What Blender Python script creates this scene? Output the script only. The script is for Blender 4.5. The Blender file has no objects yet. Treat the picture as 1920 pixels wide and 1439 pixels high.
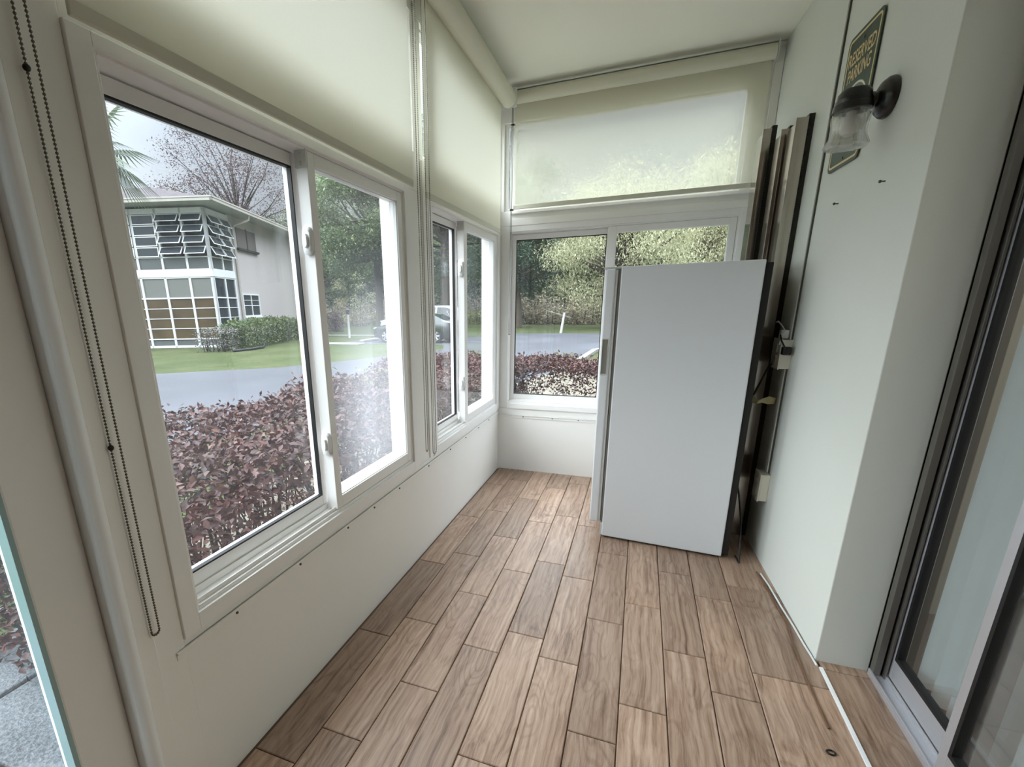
import bpy, bmesh, math, random
import numpy as np
from mathutils import Vector, Matrix
random.seed(7)
RNG = np.random.default_rng(11)
scene = bpy.context.scene
COL = scene.collection
PI = math.pi

# ------------------------------------------------------------------ helpers
def srgb(r, g, b):
    def f(c):
        c /= 255.0
        return c / 12.92 if c <= 0.04045 else ((c + 0.055) / 1.055) ** 2.4
    return (f(r), f(g), f(b), 1.0)

OUT = 0.23
def ext(r, g, b, k=1.0):
    c = srgb(r, g, b); k *= OUT; return (c[0] * k, c[1] * k, c[2] * k, 1.0)
MATS = {}
def new_mat(name):
    m = bpy.data.materials.new(name); m.use_nodes = True
    nt = m.node_tree
    for n in list(nt.nodes): nt.nodes.remove(n)
    out = nt.nodes.new('ShaderNodeOutputMaterial')
    MATS[name] = m
    return m, nt, out

def N(nt, kind, **kw):
    n = nt.nodes.new(kind)
    for k, v in kw.items():
        if k in n.inputs: n.inputs[k].default_value = v
        else: setattr(n, k, v)
    return n

def pbr(name, col, rough=0.5, metal=0.0, var=0.0, vscale=6.0, bump=0.0, bscale=80.0, spec=0.5, coat=0.0):
    m, nt, out = new_mat(name)
    b = N(nt, 'ShaderNodeBsdfPrincipled')
    b.inputs['Base Color'].default_value = col
    b.inputs['Roughness'].default_value = rough
    b.inputs['Metallic'].default_value = metal
    b.inputs['Specular IOR Level'].default_value = spec
    b.inputs['Coat Weight'].default_value = coat
    nt.links.new(b.outputs[0], out.inputs[0])
    tc = N(nt, 'ShaderNodeTexCoord')
    if var > 0:
        no = N(nt, 'ShaderNodeTexNoise'); no.inputs['Scale'].default_value = vscale; no.inputs['Detail'].default_value = 5
        nt.links.new(tc.outputs['Object'], no.inputs['Vector'])
        mx = N(nt, 'ShaderNodeMix', data_type='RGBA')
        mx.inputs[6].default_value = tuple(c * (1 - var) for c in col[:3]) + (1,)
        mx.inputs[7].default_value = tuple(min(1, c * (1 + var)) for c in col[:3]) + (1,)
        nt.links.new(no.outputs[0], mx.inputs[0]); nt.links.new(mx.outputs[2], b.inputs['Base Color'])
    if bump > 0:
        n2 = N(nt, 'ShaderNodeTexNoise'); n2.inputs['Scale'].default_value = bscale; n2.inputs['Detail'].default_value = 4
        nt.links.new(tc.outputs['Object'], n2.inputs['Vector'])
        bp = N(nt, 'ShaderNodeBump'); bp.inputs['Strength'].default_value = bump; bp.inputs['Distance'].default_value = 0.01
        nt.links.new(n2.outputs[0], bp.inputs['Height']); nt.links.new(bp.outputs[0], b.inputs['Normal'])
    return m

def glass_mat(name, tint=(0.96, 0.98, 0.97, 1), haze=0.02, fog=0.0, fog_c=None, refl=1.0):
    """thin clear pane: transparent + fresnel gloss + a slight milky mix; fog = milky seal-failure patch"""
    m, nt, out = new_mat(name)
    tr = N(nt, 'ShaderNodeBsdfTransparent'); tr.inputs[0].default_value = tint
    gl = N(nt, 'ShaderNodeBsdfGlossy'); gl.inputs['Roughness'].default_value = 0.0
    fr = N(nt, 'ShaderNodeFresnel')
    gm = N(nt, 'ShaderNodeNewGeometry'); io = N(nt, 'ShaderNodeMapRange'); io.inputs[3].default_value = 1.45; io.inputs[4].default_value = 1 / 1.45   # same index on both faces of the thin pane
    nt.links.new(gm.outputs['Backfacing'], io.inputs[0]); nt.links.new(io.outputs[0], fr.inputs[0])
    mu = N(nt, 'ShaderNodeMath', operation='MULTIPLY'); mu.inputs[1].default_value = refl
    nt.links.new(fr.outputs[0], mu.inputs[0])
    m1 = N(nt, 'ShaderNodeMixShader'); nt.links.new(mu.outputs[0], m1.inputs[0]); nt.links.new(tr.outputs[0], m1.inputs[1]); nt.links.new(gl.outputs[0], m1.inputs[2])
    df = N(nt, 'ShaderNodeBsdfTranslucent'); df.inputs[0].default_value = (0.9, 0.92, 0.95, 1)
    m2 = N(nt, 'ShaderNodeMixShader'); m2.inputs[0].default_value = haze
    nt.links.new(m1.outputs[0], m2.inputs[1]); nt.links.new(df.outputs[0], m2.inputs[2])
    if fog > 0:
        geo = N(nt, 'ShaderNodeNewGeometry')
        sub = N(nt, 'ShaderNodeVectorMath', operation='SUBTRACT'); sub.inputs[1].default_value = fog_c
        nt.links.new(geo.outputs['Position'], sub.inputs[0])
        scl = N(nt, 'ShaderNodeVectorMath', operation='MULTIPLY'); scl.inputs[1].default_value = (0.0, 3.3, 2.3)
        nt.links.new(sub.outputs[0], scl.inputs[0])
        ln = N(nt, 'ShaderNodeVectorMath', operation='LENGTH'); nt.links.new(scl.outputs[0], ln.inputs[0])
        mr = N(nt, 'ShaderNodeMapRange'); mr.inputs[1].default_value = 1.15; mr.inputs[2].default_value = 0.35; mr.inputs[3].default_value = haze; mr.inputs[4].default_value = fog
        nt.links.new(ln.outputs[1], mr.inputs[0])
        nt.links.new(mr.outputs[0], m2.inputs[0])
    nt.links.new(m2.outputs[0], out.inputs[0])
    return m

def leaf_mat(name, stops, rough=0.45, trans=0.25, spec=0.5):
    m, nt, out = new_mat(name)
    at = N(nt, 'ShaderNodeAttribute', attribute_name='tone')
    cr = N(nt, 'ShaderNodeValToRGB')
    el = cr.color_ramp.elements
    while len(el) > 1: el.remove(el[-1])
    el[0].position = stops[0][0]; el[0].color = stops[0][1]
    for p, c in stops[1:]:
        e = el.new(p); e.color = c
    nt.links.new(at.outputs['Fac'], cr.inputs[0])
    b = N(nt, 'ShaderNodeBsdfPrincipled'); b.inputs['Roughness'].default_value = rough; b.inputs['Specular IOR Level'].default_value = spec
    nt.links.new(cr.outputs[0], b.inputs['Base Color'])
    t = N(nt, 'ShaderNodeBsdfTranslucent'); nt.links.new(cr.outputs[0], t.inputs[0])
    mx = N(nt, 'ShaderNodeMixShader'); mx.inputs[0].default_value = trans
    nt.links.new(b.outputs[0], mx.inputs[1]); nt.links.new(t.outputs[0], mx.inputs[2]); nt.links.new(mx.outputs[0], out.inputs[0])
    return m

class MB:
    """collects simple shapes and links them as ONE mesh object"""
    def __init__(self): self.v = []; self.f = []
    def add(self, vs, fs):
        o = len(self.v); self.v += [tuple(p) for p in vs]; self.f += [tuple(i + o for i in f) for f in fs]; return self
    def box(self, x0, x1, y0, y1, z0, z1, fn=None):
        vs = [(x, y, z) for x in (x0, x1) for y in (y0, y1) for z in (z0, z1)]
        if fn: vs = [fn(*p) for p in vs]
        return self.add(vs, [(0, 1, 3, 2), (4, 6, 7, 5), (0, 4, 5, 1), (2, 3, 7, 6), (0, 2, 6, 4), (1, 5, 7, 3)])
    def prism(self, poly, z0, z1, fn=None):
        n = len(poly)
        vs = [(p[0], p[1], z0) for p in poly] + [(p[0], p[1], z1) for p in poly]
        if fn: vs = [fn(*p) for p in vs]
        fs = [tuple(range(n))[::-1], tuple(range(n, 2 * n))] + [(i, (i + 1) % n, n + (i + 1) % n, n + i) for i in range(n)]
        return self.add(vs, fs)
    def tube(self, pts, r, seg=8, caps=True):
        pts = [Vector(p) for p in pts]; n = len(pts)
        rs = r if isinstance(r, (list, tuple)) else [r] * n
        vs = []; up = Vector((0, 0, 1)); prev = None
        for i, p in enumerate(pts):
            t = (pts[min(i + 1, n - 1)] - pts[max(i - 1, 0)]).normalized()
            if prev is None:
                a = t.cross(up if abs(t.z) < 0.9 else Vector((1, 0, 0))).normalized()
            else:
                a = (prev - t * prev.dot(t)).normalized()
            prev = a; b = t.cross(a)
            for k in range(seg):
                an = 2 * PI * k / seg
                vs.append(p + (a * math.cos(an) + b * math.sin(an)) * rs[i])
        fs = [(i * seg + k, i * seg + (k + 1) % seg, (i + 1) * seg + (k + 1) % seg, (i + 1) * seg + k) for i in range(n - 1) for k in range(seg)]
        if caps: fs += [tuple(range(seg))[::-1], tuple(range((n - 1) * seg, n * seg))]
        return self.add(vs, fs)
    def lathe(self, prof, c, axis=(0, 0, 1), seg=24, ribs=0, ribamp=0.0):
        """profile of (radius, height) turned about axis through c"""
        ax = Vector(axis).normalized(); a = ax.orthogonal().normalized(); b = ax.cross(a); c = Vector(c)
        vs = []
        for r, h in prof:
            for k in range(seg):
                an = 2 * PI * k / seg
                rr = r * (1 + ribamp * math.cos(ribs * an)) if ribs else r
                vs.append(c + ax * h + (a * math.cos(an) + b * math.sin(an)) * rr)
        n = len(prof)
        fs = [(i * seg + k, i * seg + (k + 1) % seg, (i + 1) * seg + (k + 1) % seg, (i + 1) * seg + k) for i in range(n - 1) for k in range(seg)]
        if prof[0][0] > 1e-6: fs.append(tuple(range(seg))[::-1])
        if prof[-1][0] > 1e-6: fs.append(tuple(range((n - 1) * seg, n * seg)))
        return self.add(vs, fs)
    def ball(self, c, r, seg=10, rings=6, sc=(1, 1, 1)):
        prof = [(max(1e-7, r * math.sin(PI * i / rings)), -r * math.cos(PI * i / rings)) for i in range(rings + 1)]
        o = len(self.v); self.lathe(prof, (0, 0, 0), seg=seg)
        for i in range(o, len(self.v)):
            p = self.v[i]; self.v[i] = (c[0] + p[0] * sc[0], c[1] + p[1] * sc[1], c[2] + p[2] * sc[2])
        return self
    def build(self, name, mat, parent=None, smooth=False, bevel=0.0, origin=None, bseg=2):
        """vertices are given in the parent's local frame, or in the world frame when top-level"""
        me = bpy.data.meshes.new(name)
        vs = self.v
        if origin: vs = [(p[0] - origin[0], p[1] - origin[1], p[2] - origin[2]) for p in vs]
        me.from_pydata(vs, [], self.f)
        bm = bmesh.new(); bm.from_mesh(me); bmesh.ops.recalc_face_normals(bm, faces=bm.faces); bm.to_mesh(me); bm.free()
        me.materials.append(MATS[mat] if isinstance(mat, str) else mat)
        if smooth:
            me.polygons.foreach_set('use_smooth', [True] * len(me.polygons))
        o = bpy.data.objects.new(name, me); COL.objects.link(o)
        if origin: o.location = origin
        if parent: o.parent = parent
        if bevel > 0:
            md = o.modifiers.new('bevel', 'BEVEL'); md.width = bevel; md.segments = bseg; md.limit_method = 'ANGLE'; md.angle_limit = math.radians(40)
        if smooth:
            md = o.modifiers.new('edges', 'EDGE_SPLIT'); md.split_angle = math.radians(42)
        return o

def tag(o, label, cat, group=None, kind=None):
    if label: o['label'] = label
    if cat: o['category'] = cat
    if group: o['group'] = group
    if kind: o['kind'] = kind
    return o
def thing(name, label, cat, loc=(0, 0, 0), rz=0.0, group=None, kind=None):
    o = bpy.data.objects.new(name, None); COL.objects.link(o)
    o.location = loc; o.rotation_euler = (0, 0, rz); o.empty_display_size = 0.1
    return tag(o, label, cat, group, kind)
def shifted(loc):
    return lambda x, y, z: (x - loc[0], y - loc[1], z - loc[2])
def dup(root, loc, rz=None, sc=None, label=None, group=None):
    r = root.copy(); COL.objects.link(r); r.location = loc
    if rz is not None: r.rotation_euler = (0, 0, rz)
    if sc is not None: r.scale = (sc, sc, sc) if not isinstance(sc, tuple) else sc
    if label: r['label'] = label
    if group: r['group'] = group
    for ch in list(root.children):
        c = ch.copy(); COL.objects.link(c); c.parent = r
        for g in ch.children:
            d = g.copy(); COL.objects.link(d); d.parent = c
    return r

# ------------------------------------------------------------------ camera (solved from the photo's vanishing points)
F, CX, CY = 894.1975, 835.006, 828.4036
a_, b_, c_ = 0.3838, 0.2771, -0.0206
def rotm(a, b, c):
    Rz = np.array([[math.cos(c), -math.sin(c), 0], [math.sin(c), math.cos(c), 0], [0, 0, 1]])
    Rx = np.array([[1, 0, 0], [0, math.cos(b), -math.sin(b)], [0, math.sin(b), math.cos(b)]])
    Ry = np.array([[math.cos(a), 0, math.sin(a)], [0, 1, 0], [-math.sin(a), 0, math.cos(a)]])
    return Rz @ Rx @ Ry
RC = rotm(a_, b_, c_)
EYE = 1.2
def wdir(e):
    w = RC.T @ np.array(e, float); return Vector((w[0], w[2], -w[1]))
cam = bpy.data.cameras.new('camera'); camo = bpy.data.objects.new('camera', cam); COL.objects.link(camo)
right, up, back = wdir((1, 0, 0)), -wdir((0, 1, 0)), -wdir((0, 0, 1))
camo.matrix_world = Matrix(((right.x, up.x, back.x, 0), (right.y, up.y, back.y, 0), (right.z, up.z, back.z, EYE), (0, 0, 0, 1)))
cam.sensor_fit = 'HORIZONTAL'; cam.sensor_width = 36.0; cam.lens = F * 36.0 / 1920.0
cam.shift_x = (960 - CX) / 1920.0; cam.shift_y = (CY - 719.5) / 1920.0
cam.clip_start = 0.02; cam.clip_end = 500
scene.camera = camo
def at(u, v, z):
    """the point of height z seen at photo position u, v (used while surveying the site)"""
    d = wdir(((u - CX) / F, (v - CY) / F, 1.0)); t = (z - EYE) / d.z
    return Vector((d.x * t, d.y * t, z))

# ------------------------------------------------------------------ materials
pbr('wall_paint', srgb(238, 236, 230), 0.45, var=0.02, vscale=3, bump=0.03, bscale=60)
pbr('frame_white', srgb(238, 236, 232), 0.35, var=0.015, vscale=4)
pbr('vinyl_white', srgb(236, 238, 238), 0.3)
pbr('ceiling_paint', srgb(240, 239, 226), 0.7, var=0.02, vscale=2, bump=0.05, bscale=120)
pbr('mint_paint', srgb(219, 222, 214), 0.6, var=0.025, vscale=2.5, bump=0.06, bscale=150)
pbr('rear_paint', srgb(104, 92, 78), 0.7)
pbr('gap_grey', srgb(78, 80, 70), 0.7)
pbr('grout', srgb(96, 78, 64), 0.8)
pbr('freezer_white', srgb(226, 229, 232), 0.32, bump=0.03, bscale=300)
pbr('freezer_trim', srgb(205, 206, 204), 0.4)
pbr('gasket_grey', srgb(120, 118, 112), 0.6)
pbr('recess_grey', srgb(125, 123, 112), 0.5)
pbr('black_plastic', srgb(18, 18, 18), 0.5)
pbr('black_metal', srgb(14, 14, 15), 0.3, coat=0.3)
pbr('rubber_black', srgb(10, 11, 14), 0.55)
pbr('aluminium', srgb(204, 204, 208), 0.4, metal=0.6, var=0.05, vscale=12)
pbr('aluminium_dull', srgb(126, 122, 116), 0.45, metal=0.75, var=0.08, vscale=14)
pbr('shutter_metal', srgb(190, 180, 170), 0.16, metal=0.95, var=0.06, vscale=9)
pbr('shutter_dark', srgb(48, 46, 38), 0.45, metal=0.4)
pbr('chain_steel', srgb(120, 118, 108), 0.35, metal=0.9)
pbr('chain_dark', srgb(70, 68, 60), 0.4, metal=0.6)
pbr('ivory_plastic', srgb(226, 222, 206), 0.4)
pbr('cable_white', srgb(222, 224, 222), 0.5)
pbr('cable_brown', srgb(110, 78, 54), 0.6)
pbr('tape_cream', srgb(232, 226, 176), 0.6)
pbr('sign_green', srgb(52, 70, 56), 0.45, var=0.08, vscale=20)
pbr('sign_gold', srgb(226, 204, 150), 0.5)
pbr('sign_grey', srgb(108, 122, 114), 0.5)
pbr('sign_cream', srgb(232, 226, 204), 0.5)
pbr('screw_metal', srgb(96, 92, 86), 0.4, metal=0.7)
pbr('slat_white', srgb(226, 230, 234), 0.6)
pbr('room_wall', srgb(150, 146, 138), 0.8)
pbr('room_floor', srgb(70, 52, 42), 0.5, var=0.15, vscale=8)
pbr('stucco', ext(206, 198, 196, 2.9), 0.85, var=0.04, vscale=0.8, bump=0.3, bscale=14)
pbr('soffit_paint', ext(196, 196, 196, 3.2), 0.7)
pbr('gutter_paint', ext(214, 208, 198, 2.6), 0.5)
pbr('far_frame', ext(232, 234, 236, 3.4), 0.5)
pbr('far_glass', srgb(48, 54, 58), 0.12, var=0.25, vscale=1.5)
pbr('far_blind', ext(164, 168, 160, 1.5), 0.5, var=0.05, vscale=2)
pbr('far_amber', ext(128, 106, 70, 1.3), 0.15, var=0.8, vscale=1.1)  # brown panes; the strong noise paints reflection patches into the colour
pbr('far_grey', ext(140, 146, 146, 1.4), 0.3, var=0.08, vscale=1.0)
pbr('shutter_beige', ext(200, 190, 182), 0.8)
pbr('dark_line', ext(88, 84, 82), 0.7)
pbr('ac_grey', ext(136, 140, 138), 0.6)
pbr('concrete', ext(206, 204, 198, 1.6), 0.9, var=0.08, vscale=4, bump=0.2, bscale=30)
pbr('post_white', ext(238, 238, 236, 2.4), 0.6)
pbr('lantern_dark', srgb(40, 36, 34), 0.6)
pbr('bark', ext(112, 98, 86, 1.5), 0.9, var=0.3, vscale=5, bump=0.4, bscale=16)
pbr('bark_pale', ext(150, 134, 116, 1.8), 0.9, var=0.25, vscale=3)
pbr('twig_brown', ext(84, 64, 56), 0.85, var=0.25, vscale=20)
pbr('sedan_paint', ext(92, 98, 104, 1.6), 0.25, metal=0.3, coat=0.8)
pbr('suv_paint', ext(226, 228, 230, 2.2), 0.25, coat=0.8)
pbr('car_glass', srgb(40, 46, 52), 0.08)
pbr('tyre', srgb(26, 26, 27), 0.8)
pbr('rim', ext(214, 216, 218, 2.2), 0.3, metal=0.5)
pbr('lamp_red', srgb(140, 40, 36), 0.25)
pbr('lamp_clear', srgb(120, 126, 130), 0.15)
glass_mat('pane_clear', haze=0.006)
glass_mat('pane_fog', haze=0.012, fog=0.10, fog_c=(-0.95, 1.66, 0.82))
glass_mat('pane_teal', tint=(0.93, 0.98, 0.97, 1), haze=0.01)
glass_mat('pane_door', tint=(0.86, 0.89, 0.88, 1), haze=0.015, refl=1.3)
pbr('glass_edge', srgb(150, 176, 176), 0.2)

def asphalt():
    m, nt, out = new_mat('asphalt')
    tc = N(nt, 'ShaderNodeTexCoord'); b = N(nt, 'ShaderNodeBsdfPrincipled'); b.inputs['Roughness'].default_value = 0.75
    n1 = N(nt, 'ShaderNodeTexNoise'); n1.inputs['Scale'].default_value = 0.35; n1.inputs['Detail'].default_value = 6
    n2 = N(nt, 'ShaderNodeTexNoise'); n2.inputs['Scale'].default_value = 45; n2.inputs['Detail'].default_value = 3
    nt.links.new(tc.outputs['Object'], n1.inputs['Vector']); nt.links.new(tc.outputs['Object'], n2.inputs['Vector'])
    cr = N(nt, 'ShaderNodeValToRGB'); e = cr.color_ramp.elements
    e[0].position = 0.35; e[0].color = ext(100, 102, 114); e[1].position = 0.75; e[1].color = ext(136, 138, 150)
    nt.links.new(n1.outputs[0], cr.inputs[0])
    mx = N(nt, 'ShaderNodeMix', data_type='RGBA', blend_type='OVERLAY'); mx.inputs[0].default_value = 0.35
    nt.links.new(cr.outputs[0], mx.inputs[6]); nt.links.new(n2.outputs[0], mx.inputs[7]); nt.links.new(mx.outputs[2], b.inputs['Base Color'])
    nt.links.new(b.outputs[0], out.inputs[0])
asphalt()
def grass_mat(name, c0, c1, c2):
    m, nt, out = new_mat(name)
    tc = N(nt, 'ShaderNodeTexCoord'); b = N(nt, 'ShaderNodeBsdfPrincipled'); b.inputs['Roughness'].default_value = 0.9; b.inputs['Specular IOR Level'].default_value = 0.1
    n1 = N(nt, 'ShaderNodeTexNoise'); n1.inputs['Scale'].default_value = 0.45; n1.inputs['Detail'].default_value = 8; n1.inputs['Roughness'].default_value = 0.7
    n2 = N(nt, 'ShaderNodeTexNoise'); n2.inputs['Scale'].default_value = 9; n2.inputs['Detail'].default_value = 6; n2.inputs['Roughness'].default_value = 0.75
    nt.links.new(tc.outputs['Object'], n1.inputs['Vector']); nt.links.new(tc.outputs['Object'], n2.inputs['Vector'])
    ad = N(nt, 'ShaderNodeMath', operation='MULTIPLY_ADD'); ad.inputs[1].default_value = 0.6; nt.links.new(n2.outputs[0], ad.inputs[0])
    m3 = N(nt, 'ShaderNodeMath', operation='MULTIPLY'); m3.inputs[1].default_value = 0.4; nt.links.new(n1.outputs[0], m3.inputs[0]); nt.links.new(m3.outputs[0], ad.inputs[2])
    cr = N(nt, 'ShaderNodeValToRGB'); e = cr.color_ramp.elements
    e[0].position = 0.36; e[0].color = c0; e[1].position = 0.66; e[1].color = c2; k = e.new(0.5); k.color = c1
    nt.links.new(ad.outputs[0], cr.inputs[0]); nt.links.new(cr.outputs[0], b.inputs['Base Color'])
    bp = N(nt, 'ShaderNodeBump'); bp.inputs['Strength'].default_value = 0.5; bp.inputs['Distance'].default_value = 0.05
    nt.links.new(n2.outputs[0], bp.inputs['Height']); nt.links.new(bp.outputs[0], b.inputs['Normal'])
    nt.links.new(b.outputs[0], out.inputs[0])
grass_mat('lawn', ext(88, 112, 58, 0.85), ext(142, 158, 98, 0.85), ext(196, 190, 146, 0.85))
grass_mat('bed', ext(124, 104, 88, 1.4), ext(184, 174, 156, 1.4), ext(212, 212, 190, 1.4))
def paver_mat():
    m, nt, out = new_mat('paver')
    tc = N(nt, 'ShaderNodeTexCoord'); b = N(nt, 'ShaderNodeBsdfPrincipled'); b.inputs['Roughness'].default_value = 0.7
    n1 = N(nt, 'ShaderNodeTexNoise'); n1.inputs['Scale'].default_value = 90; n1.inputs['Detail'].default_value = 5
    n2 = N(nt, 'ShaderNodeTexNoise'); n2.inputs['Scale'].default_value = 3
    nt.links.new(tc.outputs['Object'], n1.inputs['Vector']); nt.links.new(tc.outputs['Object'], n2.inputs['Vector'])
    ad = N(nt, 'ShaderNodeMath', operation='ADD'); nt.links.new(n1.outputs[0], ad.inputs[0]); nt.links.new(n2.outputs[0], ad.inputs[1])
    cr = N(nt, 'ShaderNodeValToRGB'); e = cr.color_ramp.elements
    e[0].position = 0.40; e[0].color = ext(78, 80, 88); e[1].position = 0.66; e[1].color = ext(196, 198, 204)
    mm = N(nt, 'ShaderNodeMath', operation='MULTIPLY'); mm.inputs[1].default_value = 0.5
    nt.links.new(ad.outputs[0], mm.inputs[0]); nt.links.new(mm.outputs[0], cr.inputs[0]); nt.links.new(cr.outputs[0], b.inputs['Base Color'])
    bp = N(nt, 'ShaderNodeBump'); bp.inputs['Strength'].default_value = 0.6; bp.inputs['Distance'].default_value = 0.01
    nt.links.new(n1.outputs[0], bp.inputs['Height']); nt.links.new(bp.outputs[0], b.inputs['Normal'])
    nt.links.new(b.outputs[0], out.inputs[0])
paver_mat()

def tile_mat():
    """wood-look porcelain: per-tile tone, stretched grain, growth rings"""
    m, nt, out = new_mat('wood_tile')
    tc = N(nt, 'ShaderNodeTexCoord'); b = N(nt, 'ShaderNodeBsdfPrincipled')
    at_ = N(nt, 'ShaderNodeAttribute', attribute_name='tone')
    # move the grain for each tile
    off = N(nt, 'ShaderNodeVectorMath', operation='SCALE'); off.inputs[0].default_value = (13.0, 37.0, 0); nt.links.new(at_.outputs['Fac'], off.inputs['Scale'])
    add = N(nt, 'ShaderNodeVectorMath', operation='ADD'); nt.links.new(tc.outputs['Object'], add.inputs[0]); nt.links.new(off.outputs[0], add.inputs[1])
    mp = N(nt, 'ShaderNodeMapping'); mp.inputs['Scale'].default_value = (70, 2.4, 1); nt.links.new(add.outputs[0], mp.inputs[0])
    # bend the grain
    nb = N(nt, 'ShaderNodeTexNoise'); nb.inputs['Scale'].default_value = 4.0; nb.inputs['Detail'].default_value = 2; nt.links.new(add.outputs[0], nb.inputs['Vector'])
    ns = N(nt, 'ShaderNodeVectorMath', operation='SCALE'); ns.inputs['Scale'].default_value = 2.2; nt.links.new(nb.outputs['Color'], ns.inputs[0])
    ad2 = N(nt, 'ShaderNodeVectorMath', operation='ADD'); nt.links.new(mp.outputs[0], ad2.inputs[0]); nt.links.new(ns.outputs[0], ad2.inputs[1])
    g = N(nt, 'ShaderNodeTexNoise'); g.inputs['Scale'].default_value = 1.0; g.inputs['Detail'].default_value = 8; g.inputs['Roughness'].default_value = 0.68
    nt.links.new(ad2.outputs[0], g.inputs['Vector'])
    # growth rings
    mp2 = N(nt, 'ShaderNodeMapping'); mp2.inputs['Scale'].default_value = (9, 2.6, 1); nt.links.new(add.outputs[0], mp2.inputs[0])
    wn = N(nt, 'ShaderNodeTexNoise'); wn.inputs['Scale'].default_value = 1.0; wn.inputs['Detail'].default_value = 1.0; nt.links.new(mp2.outputs[0], wn.inputs['Vector'])
    wm = N(nt, 'ShaderNodeMath', operation='MULTIPLY'); wm.inputs[1].default_value = 90; nt.links.new(wn.outputs[0], wm.inputs[0])
    sn = N(nt, 'ShaderNodeMath', operation='SINE'); nt.links.new(wm.outputs[0], sn.inputs[0])
    pw = N(nt, 'ShaderNodeMapRange'); pw.inputs[1].default_value = 0.2; pw.inputs[2].default_value = 1.0; nt.links.new(sn.outputs[0], pw.inputs[0])
    cr = N(nt, 'ShaderNodeValToRGB'); e = cr.color_ramp.elements
    e[0].position = 0.30; e[0].color = srgb(104, 78, 60); e[1].position = 0.72; e[1].color = srgb(186, 162, 142); k = e.new(0.48); k.color = srgb(156, 129, 109)
    nt.links.new(g.outputs[0], cr.inputs[0])
    # rings darken
    lg = N(nt, 'ShaderNodeTexNoise'); lg.inputs['Scale'].default_value = 3.0; nt.links.new(add.outputs[0], lg.inputs['Vector'])
    lm = N(nt, 'ShaderNodeMapRange'); lm.inputs[1].default_value = 0.42; lm.inputs[2].default_value = 0.62; lm.inputs[4].default_value = 0.55; nt.links.new(lg.outputs[0], lm.inputs[0])
    rf = N(nt, 'ShaderNodeMath', operation='MULTIPLY'); nt.links.new(pw.outputs[0], rf.inputs[0]); nt.links.new(lm.outputs[0], rf.inputs[1])
    mx = N(nt, 'ShaderNodeMix', data_type='RGBA', blend_type='MULTIPLY'); mx.inputs[7].default_value = (0.62, 0.55, 0.50, 1)
    nt.links.new(rf.outputs[0], mx.inputs[0]); nt.links.new(cr.outputs[0], mx.inputs[6])
    # knots / burnt marks
    kn = N(nt, 'ShaderNodeTexNoise'); kn.inputs['Scale'].default_value = 7.0; kn.inputs['Detail'].default_value = 6; nt.links.new(add.outputs[0], kn.inputs['Vector'])
    km = N(nt, 'ShaderNodeMapRange'); km.inputs[1].default_value = 0.64; km.inputs[2].default_value = 0.76; km.inputs[4].default_value = 0.7; nt.links.new(kn.outputs[0], km.inputs[0])
    mk = N(nt, 'ShaderNodeMix', data_type='RGBA'); mk.inputs[7].default_value = srgb(84, 62, 50); nt.links.new(km.outputs[0], mk.inputs[0]); nt.links.new(mx.outputs[2], mk.inputs[6])
    # tile tone
    tn = N(nt, 'ShaderNodeMapRange'); tn.inputs[3].default_value = 0.82; tn.inputs[4].default_value = 1.20; nt.links.new(at_.outputs['Fac'], tn.inputs[0])
    ml = N(nt, 'ShaderNodeVectorMath', operation='SCALE'); nt.links.new(mk.outputs[2], ml.inputs[0]); nt.links.new(tn.outputs[0], ml.inputs['Scale'])
    nt.links.new(ml.outputs[0], b.inputs['Base Color'])
    b.inputs['Roughness'].default_value = 0.36
    rr = N(nt, 'ShaderNodeMapRange'); rr.inputs[3].default_value = 0.30; rr.inputs[4].default_value = 0.5; nt.links.new(g.outputs[0], rr.inputs[0]); nt.links.new(rr.outputs[0], b.inputs['Roughness'])
    bp = N(nt, 'ShaderNodeBump'); bp.inputs['Strength'].default_value = 0.25; bp.inputs['Distance'].default_value = 0.004
    nt.links.new(g.outputs[0], bp.inputs['Height']); nt.links.new(bp.outputs[0], b.inputs['Normal'])
    nt.links.new(b.outputs[0], out.inputs[0])
tile_mat()

def shade_mat(name, openness, trans, col):
    """roller-shade weave: open holes + light passing through the yarn"""
    m, nt, out = new_mat(name)
    tc = N(nt, 'ShaderNodeTexCoord')
    no = N(nt, 'ShaderNodeTexNoise'); no.inputs['Scale'].default_value = 120; no.inputs['Detail'].default_value = 2; nt.links.new(tc.outputs['Object'], no.inputs['Vector'])
    mp = N(nt, 'ShaderNodeMix', data_type='RGBA'); mp.inputs[6].default_value = tuple(c * 0.97 for c in col[:3]) + (1,); mp.inputs[7].default_value = col
    nt.links.new(no.outputs[0], mp.inputs[0])
    d = N(nt, 'ShaderNodeBsdfDiffuse'); t = N(nt, 'ShaderNodeBsdfTranslucent'); tr = N(nt, 'ShaderNodeBsdfTransparent')
    nt.links.new(mp.outputs[2], d.inputs[0]); nt.links.new(mp.outputs[2], t.inputs[0])
    m1 = N(nt, 'ShaderNodeMixShader'); m1.inputs[0].default_value = trans; nt.links.new(d.outputs[0], m1.inputs[1]); nt.links.new(t.outputs[0], m1.inputs[2])
    m2 = N(nt, 'ShaderNodeMixShader'); m2.inputs[0].default_value = openness; nt.links.new(m1.outputs[0], m2.inputs[1]); nt.links.new(tr.outputs[0], m2.inputs[2])
    nt.links.new(m2.outputs[0], out.inputs[0])
shade_mat('shade_cloth', 0.01, 0.20, srgb(240, 238, 220))
shade_mat('shade_screen', 0.36, 0.52, srgb(240, 238, 216))
pbr('shade_wrap', srgb(214, 212, 194), 0.7, bump=0.05, bscale=200)

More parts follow.
